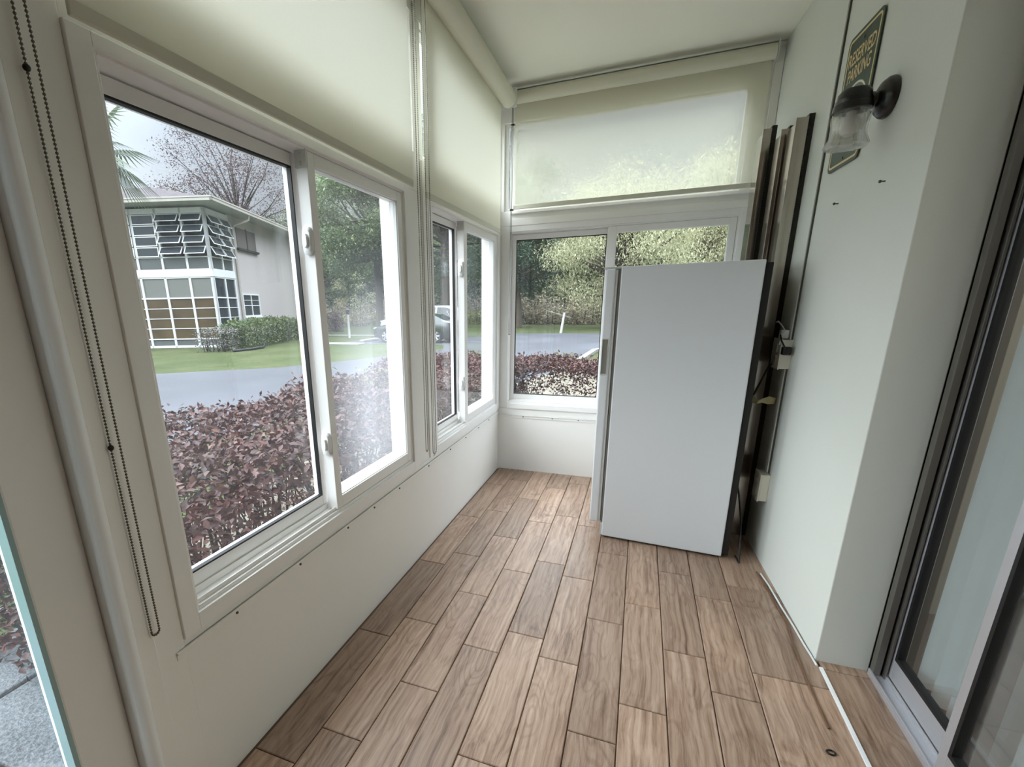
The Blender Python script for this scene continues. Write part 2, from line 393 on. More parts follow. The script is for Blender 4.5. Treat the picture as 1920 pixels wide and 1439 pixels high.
def shingle():
    m, nt, out = new_mat('shingle')
    tc = N(nt, 'ShaderNodeTexCoord'); b = N(nt, 'ShaderNodeBsdfPrincipled'); b.inputs['Roughness'].default_value = 0.95
    v = N(nt, 'ShaderNodeTexVoronoi'); v.inputs['Scale'].default_value = 3.5; nt.links.new(tc.outputs['Object'], v.inputs['Vector'])
    cr = N(nt, 'ShaderNodeMix', data_type='RGBA'); cr.inputs[6].default_value = ext(122, 104, 110, 0.62); cr.inputs[7].default_value = ext(166, 144, 150, 0.62)
    sx = N(nt, 'ShaderNodeSeparateColor'); nt.links.new(v.outputs['Color'], sx.inputs[0]); nt.links.new(sx.outputs[0], cr.inputs[0])
    nt.links.new(cr.outputs[2], b.inputs['Base Color']); nt.links.new(b.outputs[0], out.inputs[0])
shingle()

leaf_mat('leaf_copper', [(0.0, ext(66, 34, 34, 1.5)), (0.45, ext(112, 66, 60, 1.5)), (0.8, ext(156, 102, 92, 1.5)), (0.95, ext(196, 146, 126, 1.5)), (1.0, ext(150, 160, 84, 1.5))], 0.5, 0.15, 0.35)
leaf_mat('leaf_lime', [(0.0, ext(150, 170, 60, 1.5)), (1.0, ext(206, 206, 90, 1.5))], 0.4, 0.3)
leaf_mat('leaf_green', [(0.0, ext(62, 84, 46, 2.4)), (0.6, ext(104, 128, 70, 2.4)), (1.0, ext(158, 168, 100, 2.4))], 0.45, 0.25)
leaf_mat('leaf_oak', [(0.0, ext(62, 84, 58, 4.0)), (0.6, ext(104, 126, 84, 4.0)), (1.0, ext(160, 170, 112, 4.0))], 0.5, 0.3)
leaf_mat('leaf_pine', [(0.0, ext(58, 84, 68, 3.2)), (0.7, ext(90, 116, 94, 3.2)), (1.0, ext(126, 146, 116, 3.2))], 0.55, 0.2)
leaf_mat('leaf_weep', [(0.0, ext(144, 146, 112, 3.9)), (0.5, ext(182, 182, 146, 3.9)), (1.0, ext(214, 212, 176, 3.9))], 0.55, 0.45, 0.3)
leaf_mat('leaf_red', [(0.0, ext(96, 78, 84, 2.0)), (0.7, ext(136, 108, 114, 2.0)), (1.0, ext(150, 130, 120, 2.0))], 0.6, 0.25)
leaf_mat('leaf_brush', [(0.0, ext(120, 110, 98, 4.0)), (0.6, ext(160, 146, 128, 4.0)), (1.0, ext(176, 172, 130, 4.0))], 0.7, 0.25)
leaf_mat('leaf_palm', [(0.0, ext(84, 104, 84, 2.2)), (1.0, ext(140, 156, 120, 2.2))], 0.5, 0.25)
leaf_mat('leaf_dead', [(0.0, ext(120, 118, 112, 2.2)), (1.0, ext(176, 174, 164, 2.2))], 0.8, 0.1)
leaf_mat('grass_blade', [(0.0, ext(96, 116, 60, 1.2)), (0.6, ext(144, 160, 90, 1.2)), (1.0, ext(190, 186, 130, 1.2))], 0.7, 0.3)

# ------------------------------------------------------------------ foliage
def leaf_mesh(name, P, size, mat, parent=None, droop=0.0, aspect=0.45, upbias=0.4, tone=None, rng=RNG):
    """one mesh of folded leaves: P (n,3) leaf bases"""
    n = len(P)
    d = rng.normal(size=(n, 3)); d[:, 2] = d[:, 2] * 0.6 - droop
    d /= np.linalg.norm(d, axis=1)[:, None]
    nn = rng.normal(size=(n, 3)); nn[:, 2] += upbias * 3
    s = np.cross(d, nn); s /= np.linalg.norm(s, axis=1)[:, None] + 1e-9
    nn = np.cross(s, d)
    L = size * rng.uniform(0.65, 1.3, n)[:, None]; W = L * aspect
    V = np.empty((n, 4, 3)); V[:, 0] = P; V[:, 1] = P + d * L * 0.5 + s * W * 0.5 + nn * W * 0.22; V[:, 2] = P + d * L; V[:, 3] = P + d * L * 0.5 - s * W * 0.5 + nn * W * 0.22
    V = V.reshape(-1, 3)
    i = np.arange(n)[:, None] * 4
    T = np.concatenate([i + np.array([[0, 1, 2]]), i + np.array([[0, 2, 3]])], axis=1).reshape(-1)
    me = bpy.data.meshes.new(name); nt_ = 2 * n
    me.vertices.add(4 * n); me.vertices.foreach_set('co', V.astype(np.float32).ravel())
    me.loops.add(3 * nt_); me.loops.foreach_set('vertex_index', T.astype(np.int32))
    me.polygons.add(nt_); me.polygons.foreach_set('loop_start', (np.arange(nt_) * 3).astype(np.int32))
    me.update(calc_edges=True); me.validate()
    if tone is None: tone = rng.uniform(0, 1, n)
    at_ = me.attributes.new('tone', 'FLOAT', 'POINT'); at_.data.foreach_set('value', np.repeat(tone, 4).astype(np.float32))
    me.materials.append(MATS[mat])
    o = bpy.data.objects.new(name, me); COL.objects.link(o)
    if parent: o.parent = parent
    return o

def crown_points(c, rad, ncl, per, clr, rng, shell=0.5):
    cs = []
    while len(cs) < ncl:
        p = rng.uniform(-1, 1, 3); r = np.linalg.norm(p)
        if r > 1 or r < shell * rng.uniform(0, 1): continue
        cs.append(p)
    cs = np.array(cs) * np.array(rad) + np.array(c)
    pts = np.concatenate([q + rng.normal(size=(per, 3)) * np.array([clr, clr, clr * 0.7]) for q in cs])
    return cs, pts

def make_tree(name, label, cat, loc, h, rad, trunk_h, ncl, per, clr, leaf, leafsize, bark='bark', droop=0.0, aspect=0.5, seed=1, group=None, trunk_r=None, lean=(0, 0)):
    rng = np.random.default_rng(seed)
    t = thing(name, label, cat, loc, 0, group)
    cz = h - rad[2]
    cs, pts = crown_points((lean[0], lean[1], cz), rad, ncl, per, clr, rng)
    leaf_mesh('foliage', pts, leafsize, leaf, t, droop=droop, aspect=aspect, upbias=0.9, rng=rng)
    b = MB(); r = trunk_r or h * 0.022
    fork = Vector((lean[0] * 0.4, lean[1] * 0.4, trunk_h))
    b.tube([(0, 0, -0.1), (0.04 * h * 0.1, 0, trunk_h * 0.5), fork, (lean[0], lean[1], cz + rad[2] * 0.5)], [r * 1.25, r, r * 0.85, r * 0.25], 8)
    for q in cs[::max(1, len(cs) // 48)]:
        q = Vector(q); k = Vector((lean[0], lean[1], 0)) * 0.6 + Vector((0, 0, trunk_h + (max(q.z, trunk_h + .2) - trunk_h) * 0.35))
        mid = (k + q) / 2 + Vector(rng.normal(size=3)) * h * 0.025
        b.tube([k, mid, q], [r * 0.42, r * 0.25, r * 0.07], 5, caps=False)
    b.build('trunk', bark, t, smooth=True)
    return t

# ================================================================== THE ROOM
LX, BY, CZ = -0.929, 3.359, 2.47
def RX(y): return 0.659 - 0.05 * (y - 1.65)         # the house wall is a little out of square
def left(s, d, z): return (LX + d, s, z)             # s along the wall, d into the room
def backw(s, d, z): return (s, BY - d, z)

# floor: every tile is a slab in ONE floor mesh
def build_floor():
    W, Lt, gap = 0.1363, 0.5565, 0.0028
    vs, fs, tone = [], [], []
    rows = {-4: 1.60, -3: 2.02, -2: 1.62, -1: 1.868, 0: 1.712, 1: 1.988, 2: 1.526, 3: 1.954, 4: 1.712, 5: 2.023, 6: 1.898}
    def slab(x0, x1, y0, y1, tn):
        o = len(vs); e = 0.0022
        for (x, y, z) in ((x0, y0, -.012), (x1, y0, -.012), (x1, y1, -.012), (x0, y1, -.012), (x0, y0, -e), (x1, y0, -e), (x1, y1, -e), (x0, y1, -e), (x0 + e, y0 + e, 0), (x1 - e, y0 + e, 0), (x1 - e, y1 - e, 0), (x0 + e, y1 - e, 0)):
            vs.append((x, y, z))
        for f in ((8, 9, 10, 11), (0, 1, 5, 4), (1, 2, 6, 5), (2, 3, 7, 6), (3, 0, 4, 7), (4, 5, 9, 8), (5, 6, 10, 9), (6, 7, 11, 10), (7, 4, 8, 11)):
            fs.append(tuple(i + o for i in f)); tone.append(tn)
    rr = random.Random(5)
    for k, j in rows.items():
        x1 = 0.035 - W * k + W; x1 = 0.035 - W * (k - 0) if False else 0.035 - W * k
        x0 = x1 - W
        # row k lies between the joint lines 0.035 - W*k - W and 0.035 - W*k
        x0c, x1c = max(x0, -1.0), min(x1, 0.80)
        if k == -4: x1c = 0.66
        y = j - Lt * 6
        while y < 3.45:
            a, b = max(y, -1.25), min(y + Lt, 3.45)
            if b - a > 0.02: slab(x0c + gap / 2, x1c - gap / 2, a + gap / 2, b - gap / 2, rr.random())
            y += Lt
    y = 1.70 - .54 * 6
    while y < 1.74:                                   # the door-step row behind the threshold strip
        a, b = max(y, -1.25), min(y + 0.54, 1.8)
        if b - a > .02: slab(0.664, 0.93, a + gap / 2, b - gap / 2, rr.random() * 0.6)
        y += 0.54
    me = bpy.data.meshes.new('floor'); me.from_pydata(vs, [], fs)
    bm = bmesh.new(); bm.from_mesh(me); bmesh.ops.recalc_face_normals(bm, faces=bm.faces); bm.to_mesh(me); bm.free()
    at_ = me.attributes.new('tone', 'FLOAT', 'FACE'); at_.data.foreach_set('value', tone)
    me.materials.append(MATS['wood_tile'])
    o = bpy.data.objects.new('floor', me); COL.objects.link(o)
    tag(o, 'brown wood-look plank tiles covering the porch floor', 'floor', kind='structure')
    MB().box(-1.06, 0.95, -1.25, 3.5, -0.14, -0.006).build('grout_bed', 'grout', o)
build_floor()

ceil = MB().box(-1.06, 0.85, -1.3, 3.44, CZ, CZ + 0.12).build('ceiling', 'ceiling_paint')
tag(ceil, 'plain off-white porch ceiling above the roller shades', 'ceiling', kind='structure')

# left wall: knee wall, corner post, header, posts
b = MB()
b.box(LX - 0.10, LX, 0.645, BY + 0.10, -0.1, 0.466)          # knee wall
b.box(LX - 0.10, LX + 0.002, 0.574, 0.645, -0.1, CZ)         # strip behind the bead chain
b.box(LX - 0.10, LX + 0.012, 0.536, 0.574, -0.1, CZ)         # corner post lip
b.box(LX - 0.10, LX, 1.945, 2.135, 0.466, 1.668)             # post between the windows
b.box(LX, LX + 0.006, 2.084, 2.138, 0.47, 1.80)
b.box(LX - 0.10, LX, 3.349, BY + 0.10, 0.466, CZ)
b.box(LX - 0.10, LX, 0.645, 3.349, 1.668, 1.815)             # header
b.box(LX - 0.10, LX, 2.02, 2.11, 1.815, 2.30)
b.box(LX - 0.05, LX, 0.645, 3.349, 2.30, CZ)
b.box(LX - 0.10, LX, -1.25, -0.62, -0.1, CZ)                 # beyond the porch door
b.box(LX - 0.10, LX, -0.62, 0.536, 2.12, CZ)
wl = b.build('wall_left', 'wall_paint', bevel=0.002)
tag(wl, 'white panelled knee wall and posts below the left windows', 'wall', kind='structure')

b = MB()
b.box(LX, 0.70, BY, BY + 0.10, -0.1, 0.470)
b.box(LX, -0.865, BY, BY + 0.10, 0.470, 1.70)
b.box(0.511, 0.70, BY, BY + 0.10, 0.470, 1.70)
b.box(LX, 0.70, BY, BY + 0.10, 1.70, 1.79)
b.box(LX, -0.905, BY, BY + 0.10, 1.79, 2.302)
b.box(0.45, 0.70, BY, BY + 0.10, 1.79, 2.302)
b.box(LX, 0.70, BY, BY + 0.05, 2.302, CZ)
wb = b.build('wall_back', 'wall_paint', bevel=0.002)
tag(wb, 'white end wall with a sliding window behind the freezer', 'wall', kind='structure')

b = MB().prism([(RX(1.74), 1.74), (RX(3.5), 3.5), (0.81, 3.5), (0.81, 1.74)], -0.1, CZ)
b.box(0.659, 0.81, -1.3, 1.74, 2.08, CZ)
wr = b.build('wall_right', 'mint_paint', bevel=0.003)
tag(wr, 'pale mint house wall carrying the lamp and parking sign', 'wall', kind='structure')
b = MB().box(-1.05, 0.85, -1.32, -1.2, -0.1, CZ)
tag(b.build('wall_rear', 'rear_paint'), 'brown porch wall behind the viewer', 'wall', kind='structure')

# trims
def trim(name, label, fn, s0, s1, z0, z1, d, screws):
    b = MB().box(s0, s1, 0, d, z0, z1, fn).box(s0, s1, 0, d * 2.2, z1 - 0.006, z1, fn)
    o = b.build(name, 'wall_paint', bevel=0.001); tag(o, label, 'trim', kind='structure')
    for s in screws:
        p = fn(s, d + 0.001, (z0 + z1) / 2 - 0.001); MB().ball(p, 0.0042, 8, 5).build('screw', 'screw_metal', o, smooth=True)
    return o
trim('trim_1', 'white bead strip with screws along the left knee wall', left, 0.62, 3.355, 0.424, 0.446, 0.004, [0.80, 1.06, 1.33, 1.52, 1.74, 2.06, 2.36, 2.62, 2.87, 3.10])
trim('trim_2', 'white bead strip with screws on the end wall', backw, -0.925, 0.60, 0.40, 0.424, 0.004, [-0.74, -0.53, -0.35, -0.1])
b = MB().box(0.535, 0.573, BY - 0.02, BY, 1.66, CZ - 0.012).box(-0.92, 0.575, BY - 0.024, BY, CZ - 0.022, CZ - 0.004)
tag(b.build('trim_3', 'wall_paint', bevel=0.002), 'slim white trim framing the end window top and right', 'trim', kind='structure')
b = MB().box(-0.86, 0.53, BY - 0.012, BY, 1.70, 1.742).box(-0.86, 0.53, BY - 0.018, BY, 1.772, 1.79)
tag(b.build('trim_4', 'wall_paint', bevel=0.002), 'stepped white casing above the end window', 'trim', kind='structure')
b = MB().box(0.6545, 0.6655, -1.2, 1.70, 0.0, 0.006)
tag(b.build('trim_5', 'vinyl_white', bevel=0.001), 'narrow white threshold strip across the floor tiles', 'trim', kind='structure')

# ------------------------------------------------------------------ sliding windows
def ring(b, fn, s0, s1, z0, z1, d0, d1, ws0, ws1, wz0, wz1):
    b.box(s0, s0 + ws0, d0, d1, z0, z1, fn); b.box(s1 - ws1, s1, d0, d1, z0, z1, fn)
    b.box(s0 + ws0, s1 - ws1, d0, d1, z0, z0 + wz0, fn); b.box(s0 + ws0, s1 - ws1, d0, d1, z1 - wz1, z1, fn)
    return b
def window(name, label, fn, s0, s1, z0, z1, fw, meet, meetw, locks, fog=False, bracket=True, lockside=True):
    """horizontal slider: outer sash on the left, inner sash on the right; meet = left edge of the inner sash"""
    w = thing(name, label, 'window', (0, 0, 0), 0, None, 'structure')
    f = MB(); ws0, ws1, wz0, wz1 = fw
    ring(f, fn, s0, s1, z0, z1, -0.10, 0.0, ws0, ws1, wz0, wz1)
    ring(f, fn, s0, s1, z0, z1, -0.006, 0.009, ws0 * 0.8, ws1 * 0.8, wz0 * 0.8, wz1 * 0.8)
    a0, a1, c0, c1 = s0 + ws0, s1 - ws1, z0 + wz0, z1 - wz1
    f.box(a0, a1, -0.05, -0.046, c0, c0 + 0.018, fn)        # track ribs
    f.box(a0, a1, -0.012, -0.008, c0, c0 + 0.012, fn)
    f.box(a0, a1, -0.10, -0.088, c0, c0 + 0.03, fn)
    f.build('window_frame', 'frame_white', w, bevel=0.0015)
    # outer sash
    o = ring(MB(), fn, a0, meet + 0.028, c0 + 0.012, c1 - 0.004, -0.085, -0.052, 0.030, 0.036, 0.042, 0.034)
    so = o.build('sash', 'frame_white', w, bevel=0.002)
    MB().box(a0 + 0.028, meet - 0.006, -0.072, -0.067, c0 + 0.05, c1 - 0.036, fn).build('glass_pane', 'pane_clear', so)
    g = ring(MB(), fn, a0 + 0.029, meet - 0.007, c0 + 0.053, c1 - 0.037, -0.066, -0.0525, 0.005, 0.005, 0.005, 0.005)
    g.build('gasket', 'rubber_black', so)
    # inner sash
    i_ = ring(MB(), fn, meet, a1 - 0.002, c0 + 0.002, c1 - 0.001, -0.040, 0.0, meetw, 0.036, 0.042, 0.036)
    si = i_.build('sash', 'frame_white', w, bevel=0.002)
    MB().box(meet + meetw - 0.002, a1 - 0.036, -0.024, -0.019, c0 + 0.042, c1 - 0.036, fn).build('glass_pane', 'pane_fog' if fog else 'pane_clear', si)
    g = ring(MB(), fn, meet + meetw, a1 - 0.038, c0 + 0.044, c1 - 0.037, -0.019, -0.006, 0.003, 0.003, 0.003, 0.003)
    g.build('gasket', 'vinyl_white', si)
    if lockside:
        for z in locks:
            lk = MB(); 
            pts = []
            for k in range(20):
                an = 2 * PI * k / 20; pts.append((math.copysign(abs(math.cos(an)) ** 0.6, math.cos(an)) * 0.017, math.copysign(abs(math.sin(an)) ** 0.6, math.sin(an)) * 0.040))
            n = len(pts)
            vs = []
            for (lay, sc) in ((0, 1.0), (0.010, 1.0), (0.015, 0.8), (0.015, 0.5), (0.024, 0.45)):
                vs += [fn(meet - lay, -0.018 + p[0] * sc, z + p[1] * sc) for p in pts]
            fs = [(q * n + k, q * n + (k + 1) % n, (q + 1) * n + (k + 1) % n, (q + 1) * n + k) for q in range(4) for k in range(n)] + [tuple(range(4 * n, 5 * n))]
            lk.add(vs, fs); l_ = lk.build('lock', 'vinyl_white', si, smooth=True)
    if bracket:
        bk = MB().box(meet - 0.008, meet + 0.001, -0.038, 0.002, c1 - 0.045, c1 + 0.002, fn)
        for q in (0.008, 0.03, 0.037):
            bk.ball(fn(meet - 0.009, -0.018, c1 - q), 0.0028, 6, 4)
        bk.build('bracket', 'freezer_trim', w)
    return w
window('window_1', 'large white sliding window with a fogged right pane, nearest the porch door', left, 0.645, 1.945, 0.465, 1.668, (0.055, 0.060, 0.055, 0.031), 1.285, 0.034, [1.395, 0.762], fog=True)
window('window_2', 'second white sliding window on the left, next to the end wall', left, 2.135, 3.349, 0.465, 1.668, (0.055, 0.085, 0.055, 0.031), 2.63, 0.05, [1.395, 0.762])
window('window_3', 'white sliding window in the end wall behind the freezer', backw, -0.865, 0.511, 0.470, 1.70, (0.008, 0.048, 0.045, 0.045), -0.237, 0.05, [], bracket=False, lockside=False)
def upper(name, label, fn, s0, s1, z0, z1, bars=()):
    w = thing(name, label, 'window', (0, 0, 0), 0, None, 'structure')
    f = ring(MB(), fn, s0, s1, z0, z1, -0.055, -0.02, 0.02, 0.02, 0.02, 0.012)
    for s in bars: f.box(s - 0.015, s + 0.015, -0.055, -0.02, z0, z1, fn)
    f.build('window_frame', 'frame_white', w, bevel=0.0015)
    MB().box(s0 + 0.01, s1 - 0.01, -0.046, -0.041, z0 + 0.01, z1 - 0.01, fn).build('glass_pane', 'pane_clear', w)
upper('window_4', 'fixed transom pane above the large window, behind its shade', left, 0.645, 2.02, 1.815, 2.30)
upper('window_5', 'fixed transom pane above the second left window, behind its shade', left, 2.11, 3.349, 1.815, 2.30)
upper('window_6', 'fixed transom pane in the end wall, seen through the screen shade', backw, -0.905, 0.45, 1.79, 2.302, bars=(-0.857,))

# ------------------------------------------------------------------ roller shades
def chain_mesh(p0, p1, sep, ball=0.0024, step=0.0062, low=None):
    """a loop of beads: two strands from p0 / p0+sep down to a turn at the bottom"""
    b = MB(); p0 = Vector(p0); sep = Vector(sep); zb = p1
    path = []
    z = p0.z
    while z > zb + sep.length / 2:
        path.append(Vector((p0.x, p0.y, z))); z -= step
    for k in range(7):
        an = PI * k / 6
        path.append(Vector((p0.x, p0.y, zb + sep.length / 2)) + sep * (0.5 - 0.5 * math.cos(an)) - Vector((0, 0, math.sin(an) * sep.length / 2)))
    z = zb + sep.length / 2
    while z < p0.z:
        z += step; path.append(Vector((p0.x, p0.y, z)) + sep)
    for q in path: b.ball(q, ball, 6, 4)
    b.tube([path[0]] + [q for q in path[1:-1:4]] + [path[-1]], ball * 0.35, 4)
    return b
def shade(label, fn, s0, s1, d, ztop, zbot, r, cloth, tint='shade_wrap', chain=None, cover=True):
    base = fn((s0 + s1) / 2, d, zbot); t = thing('roller_shade', label, 'roller shade', base, 0, 'roller shades over the porch windows')
    L = lambda x, y, z: tuple(Vector(fn(x, y, z)) - Vector(base))
    b = MB(); b.tube([L(s0 + 0.004, d + r * 0.85, ztop), L(s1 - 0.004, d + r * 0.85, ztop)], r, 24)
    b.build('roller_tube', 'shade_wrap', t, smooth=True)
    n = 12
    b = MB()
    vs = []; fs = []
    for i in range(n + 1):
        z = ztop + (zbot - ztop) * i / n
        for k in range(9):
            s = s0 + 0.012 + (s1 - s0 - 0.024) * k / 8
            vs.append(L(s, d + 0.0015 * math.sin(k * 1.3 + i * .4), z))
    for i in range(n):
        for k in range(8): fs.append((i * 9 + k, i * 9 + k + 1, (i + 1) * 9 + k + 1, (i + 1) * 9 + k))
    b.add(vs, fs); c = b.build('shade_cloth', cloth, t, smooth=True)
    md = None
    h = MB().box(s0 + 0.012, s1 - 0.012, d - 0.004, d + 0.004, zbot - 0.012, zbot + 0.014, L); h.build('hem_bar', 'shade_wrap', t, bevel=0.003)
    for s in (s0 - 0.002, s1 - 0.001):
        MB().box(s, s + 0.003, 0.0, d + r * 1.9, ztop - r, min(ztop + r * 1.1, CZ - .002), L).build('bracket', 'vinyl_white', t, bevel=0.001)
    if chain:
        p, zb, sep, m = chain
        chain_mesh(tuple(Vector(p) - Vector(base)), zb - base[2], sep).build('bead_chain', m, t, smooth=True)
    return t
shade('cream roller shade drawn halfway over the large window beside the porch door', left, 0.615, 1.905, 0.05, 2.40, 1.665, 0.045, 'shade_cloth', chain=((-0.862, 1.898, 2.38), 0.56, (0.0, 0.022, 0), 'chain_steel'))
shade('cream roller shade over the second left window, reaching the end wall', left, 2.005, 3.19, 0.05, 2.372, 1.648, 0.048, 'shade_cloth', chain=((-0.848, 1.945, 2.36), 0.535, (0.004, 0.03, 0), 'chain_steel'))
shade('sheer screen shade on the end wall with tree outlines showing through', backw, -0.842, 0.527, 0.05, 2.405, 1.802, 0.034, 'shade_screen', chain=((-0.842, BY - 0.065, 2.39), 1.0, (0.007, 0, 0), 'chain_dark'))
# the chain near the porch door
b = chain_mesh((LX + 0.02, 0.566, CZ - 0.01), 0.535, (0.0, 0.0175, 0), ball=0.0026, step=0.0064)
ch = b.build('bead_chain', 'chain_steel', smooth=True, origin=(LX + 0.02, 0.575, 0.535))
tag(ch, 'long steel bead chain loop hanging against the post by the porch door', 'chain')
for z in (0.42, 1.03): MB().ball((0, -0.009, z), 0.0055, 10, 8).build('connector', 'black_plastic', ch, smooth=True)

# ------------------------------------------------------------------ porch door at far left
dr = thing('door_1', 'white porch door frame with a tall glass panel at the left edge', 'door', (LX, 0.5, 0), 0, None, 'structure')
fn = lambda x, y, z: (x - LX, y - 0.5, z)
b = MB().box(LX - 0.09, LX - 0.03, 0.408, 0.5095, 0.03, 2.08, fn).box(LX - 0.09, LX - 0.03, -0.62, 0.12, 0.03, 2.08, fn)  # stile, plus a wide unseen part made solid to hold back light
b.box(LX - 0.09, LX - 0.03, 0.12, 0.408, 0.03, 0.16, fn).box(LX - 0.09, LX - 0.03, 0.12, 0.408, 1.98, 2.08, fn)
b.build('door_stile', 'frame_white', dr, bevel=0.004)
MB().box(LX - 0.066, LX - 0.058, 0.115, 0.406, 0.15, 1.99, fn).build('glass_pane', 'pane_teal', dr)
MB().box(LX - 0.058, LX - 0.029, 0.400, 0.4085, 0.155, 1.985, fn).build('glass_edge', 'glass_edge', dr)
b = MB().tube([(0.008, 0.0205, -0.02), (0.008, 0.0205, 2.12)], 0.0165, 20).box(-0.10, 0.002, 0.010, 0.036, -0.05, 2.12)
b.build('door_jamb', 'vinyl_white', dr, smooth=True)

# ------------------------------------------------------------------ freezer
fz = thing('upright_freezer', 'white upright freezer standing in front of the end window', 'freezer', (-0.102, 2.434, 0), -0.0724)
MB().box(0, 0.556, 0, 0.60, 0.012, 1.357).build('cabinet', 'freezer_white', fz, bevel=0.005)
poly = [(-0.024, 0.0), (-0.024, 0.60)] + [(-0.066 - 0.016 * math.sin(PI * k / 12), 0.60 - 0.60 * k / 12) for k in range(13)]
dd = MB().prism(poly, 0.085, 1.348).build('door', 'freezer_white', fz, bevel=0.006)
hn = MB()
ring(hn, lambda s, d, z: (-0.0475 + s, -d, z), -0.0155, 0.0155, 0.862, 1.036, -0.001, 0.0025, 0.0035, 0.0035, 0.0045, 0.0045)
hn.build('handle_rim', 'freezer_trim', dd, bevel=0.001)
MB().box(-0.0595, -0.0355, -0.0008, 0.02, 0.867, 1.031).build('handle_recess', 'recess_grey', dd)
MB().box(-0.024, -0.014, 0.006, 0.594, 0.09, 1.343).build('gasket', 'freezer_trim', fz)
MB().box(-0.014, 0.0, 0.012, 0.588, 0.09, 1.343).build('gasket', 'gasket_grey', fz)
MB().box(-0.0785, 0.004, 0.02, 0.08, 1.348, 1.358).build('hinge_cap', 'freezer_trim', fz, bevel=0.002)
MB().box(-0.012, 0.0, 0.01, 0.59, 0.014, 0.082).build('kick_plate', 'freezer_trim', fz)
for x, y in ((0.04, 0.04), (0.52, 0.04), (0.04, 0.56), (0.52, 0.56)):
    MB().lathe([(0.016, 0), (0.016, 0.013)], (x, y, 0), seg=12).build('foot', 'black_plastic', fz)
MB().box(0.556, 0.584, 0.012, 0.588, 0.02, 1.345).build('back_panel', 'black_plastic', fz)

# ------------------------------------------------------------------ metal shutter tracks standing behind the freezer
def track(label, loc, rz, w, dep, h, teeth):
    t = thing('shutter_track', label, 'metal track', loc, rz, 'shutter tracks behind the freezer')
    MB().box(-w / 2, w / 2, 0, 0.006, 0, h).box(-w / 2, -w / 2 + 0.006, 0.006, dep, 0, h - 0.02).build('face_plate', 'shutter_metal', t, bevel=0.001)
    MB().box(w / 2, w / 2 + 0.022, 0.004, dep, 0, h + 0.012).box(-w / 2 + 0.02, w / 2, dep - 0.02, dep, 0, h - 0.05).build('side_channel', 'shutter_dark', t, bevel=0.001)
    b = MB(); z = 0.02
    while z < h:
        b.box(w / 2 - 0.001, w / 2 + 0.007, -0.003, 0.006, z, z + teeth * 0.55); z += teeth
    b.build('toothed_edge', 'black_plastic', t)
    return t
track('metal shutter track with a dark toothed edge right behind the freezer top', (0.487, 2.99, 0), 0.05, 0.036, 0.11, 1.985, 0.012)
track('taller metal shutter track with a dark side against the mint wall', (0.562, 2.70, 0), 0.05, 0.046, 0.10, 1.935, 0.009)
track('narrow metal shutter track between the freezer back and the taller track', (0.528, 2.82, 0), 0.05, 0.03, 0.08, 1.93, 0.012)
b = MB()
tp = [(0.500, 2.64, 0.742), (0.520, 2.60, 0.748), (0.535, 2.575, 0.738), (0.552, 2.57, 0.748), (0.575, 2.56, 0.752), (0.603, 2.57, 0.748)]
vs = []
for i, p in enumerate(tp):
    hh = (0.014, 0.017, 0.008, 0.010, 0.018, 0.014)[i]
    vs += [(p[0], p[1] - 0.002 * (-1) ** i, p[2] - hh), (p[0] + 0.003, p[1] + 0.002 * (-1) ** i, p[2] + hh)]
nb = len(vs)
vs += [(x, y + 0.0018, z) for (x, y, z) in vs]
fs = []
for i in range(len(tp) - 1):
    a = 2 * i; fs += [(a, a + 2, a + 3, a + 1), (nb + a, nb + a + 1, nb + a + 3, nb + a + 2), (a, nb + a, nb + a + 2, a + 2), (a + 1, a + 3, nb + a + 3, nb + a + 1)]
fs += [(0, 1, nb + 1, nb), (nb - 2, 2 * nb - 2, 2 * nb - 1, nb - 1)]
b.add(vs, fs)
tag(b.build('tape_strip', 'tape_cream'), 'twisted cream tape strip tying the metal tracks to the wall', 'tape')

# ------------------------------------------------------------------ things on the mint wall
WA = math.atan2(-0.05, 1.0)                # wall direction: along +y it moves to -x
def onw(s, d, z):                          # s = y along the wall, d = out from the wall into the room
    nx, ny = -1 / math.hypot(1, .05), -0.05 / math.hypot(1, .05)
    return (RX(s) + nx * d, s + ny * d, z)
rc = MB().box(2.508, 2.540, 0, 0.010, 1.02, CZ - 0.004, onw).box(2.512, 2.538, 0, 0.010, 0.42, 0.915, onw).build('cable_raceway', 'mint_paint', bevel=0.001)
tag(rc, 'painted vertical cable raceway running from ceiling to the outlet boxes', 'raceway')
MB().box(2.504, 2.508, 0, 0.006, 0.42, CZ - 0.004, onw).build('dark_edge_strip', 'gap_grey', rc)  # thin dark grey strip along one side of the raceway

def outlet(label, s0, s1, z0, z1, dep):
    o = thing('outlet_box', label, 'outlet', onw((s0 + s1) / 2, 0, z0), 0, 'outlet boxes on the mint wall'); L = shifted(o.location)
    f = lambda s, d, z: L(*onw(s, d, z))
    MB().box(s0, s1, 0, dep - 0.006, z0, z1, f).build('back_box', 'ivory_plastic', o, bevel=0.002)
    MB().box(s0 - 0.003, s1 + 0.003, dep - 0.006, dep, z0 - 0.003, z1 + 0.003, f).build('face_plate', 'ivory_plastic', o, bevel=0.002)
    for k in (0.3, 0.7):
        zc = z0 + (z1 - z0) * k; sc = (s0 + s1) / 2
        m = MB().box(sc - 0.014, sc + 0.014, dep, dep + 0.002, zc - 0.018, zc + 0.018, f); m.build('socket', 'freezer_trim', o, bevel=0.001)
    return o
outlet('upper outlet box on the mint wall with plugs and loose wires', 2.49, 2.60, 0.905, 1.03, 0.045)
outlet('lower ivory outlet box on the mint wall near the floor', 2.48, 2.57, 0.285, 0.415, 0.04)
pl = thing('power_plug', 'black plug pushed into the side of the upper outlet box', 'plug', onw(2.47, 0.03, 0.985)); L = shifted(pl.location)
f = lambda s, d, z: L(*onw(s, d, z))
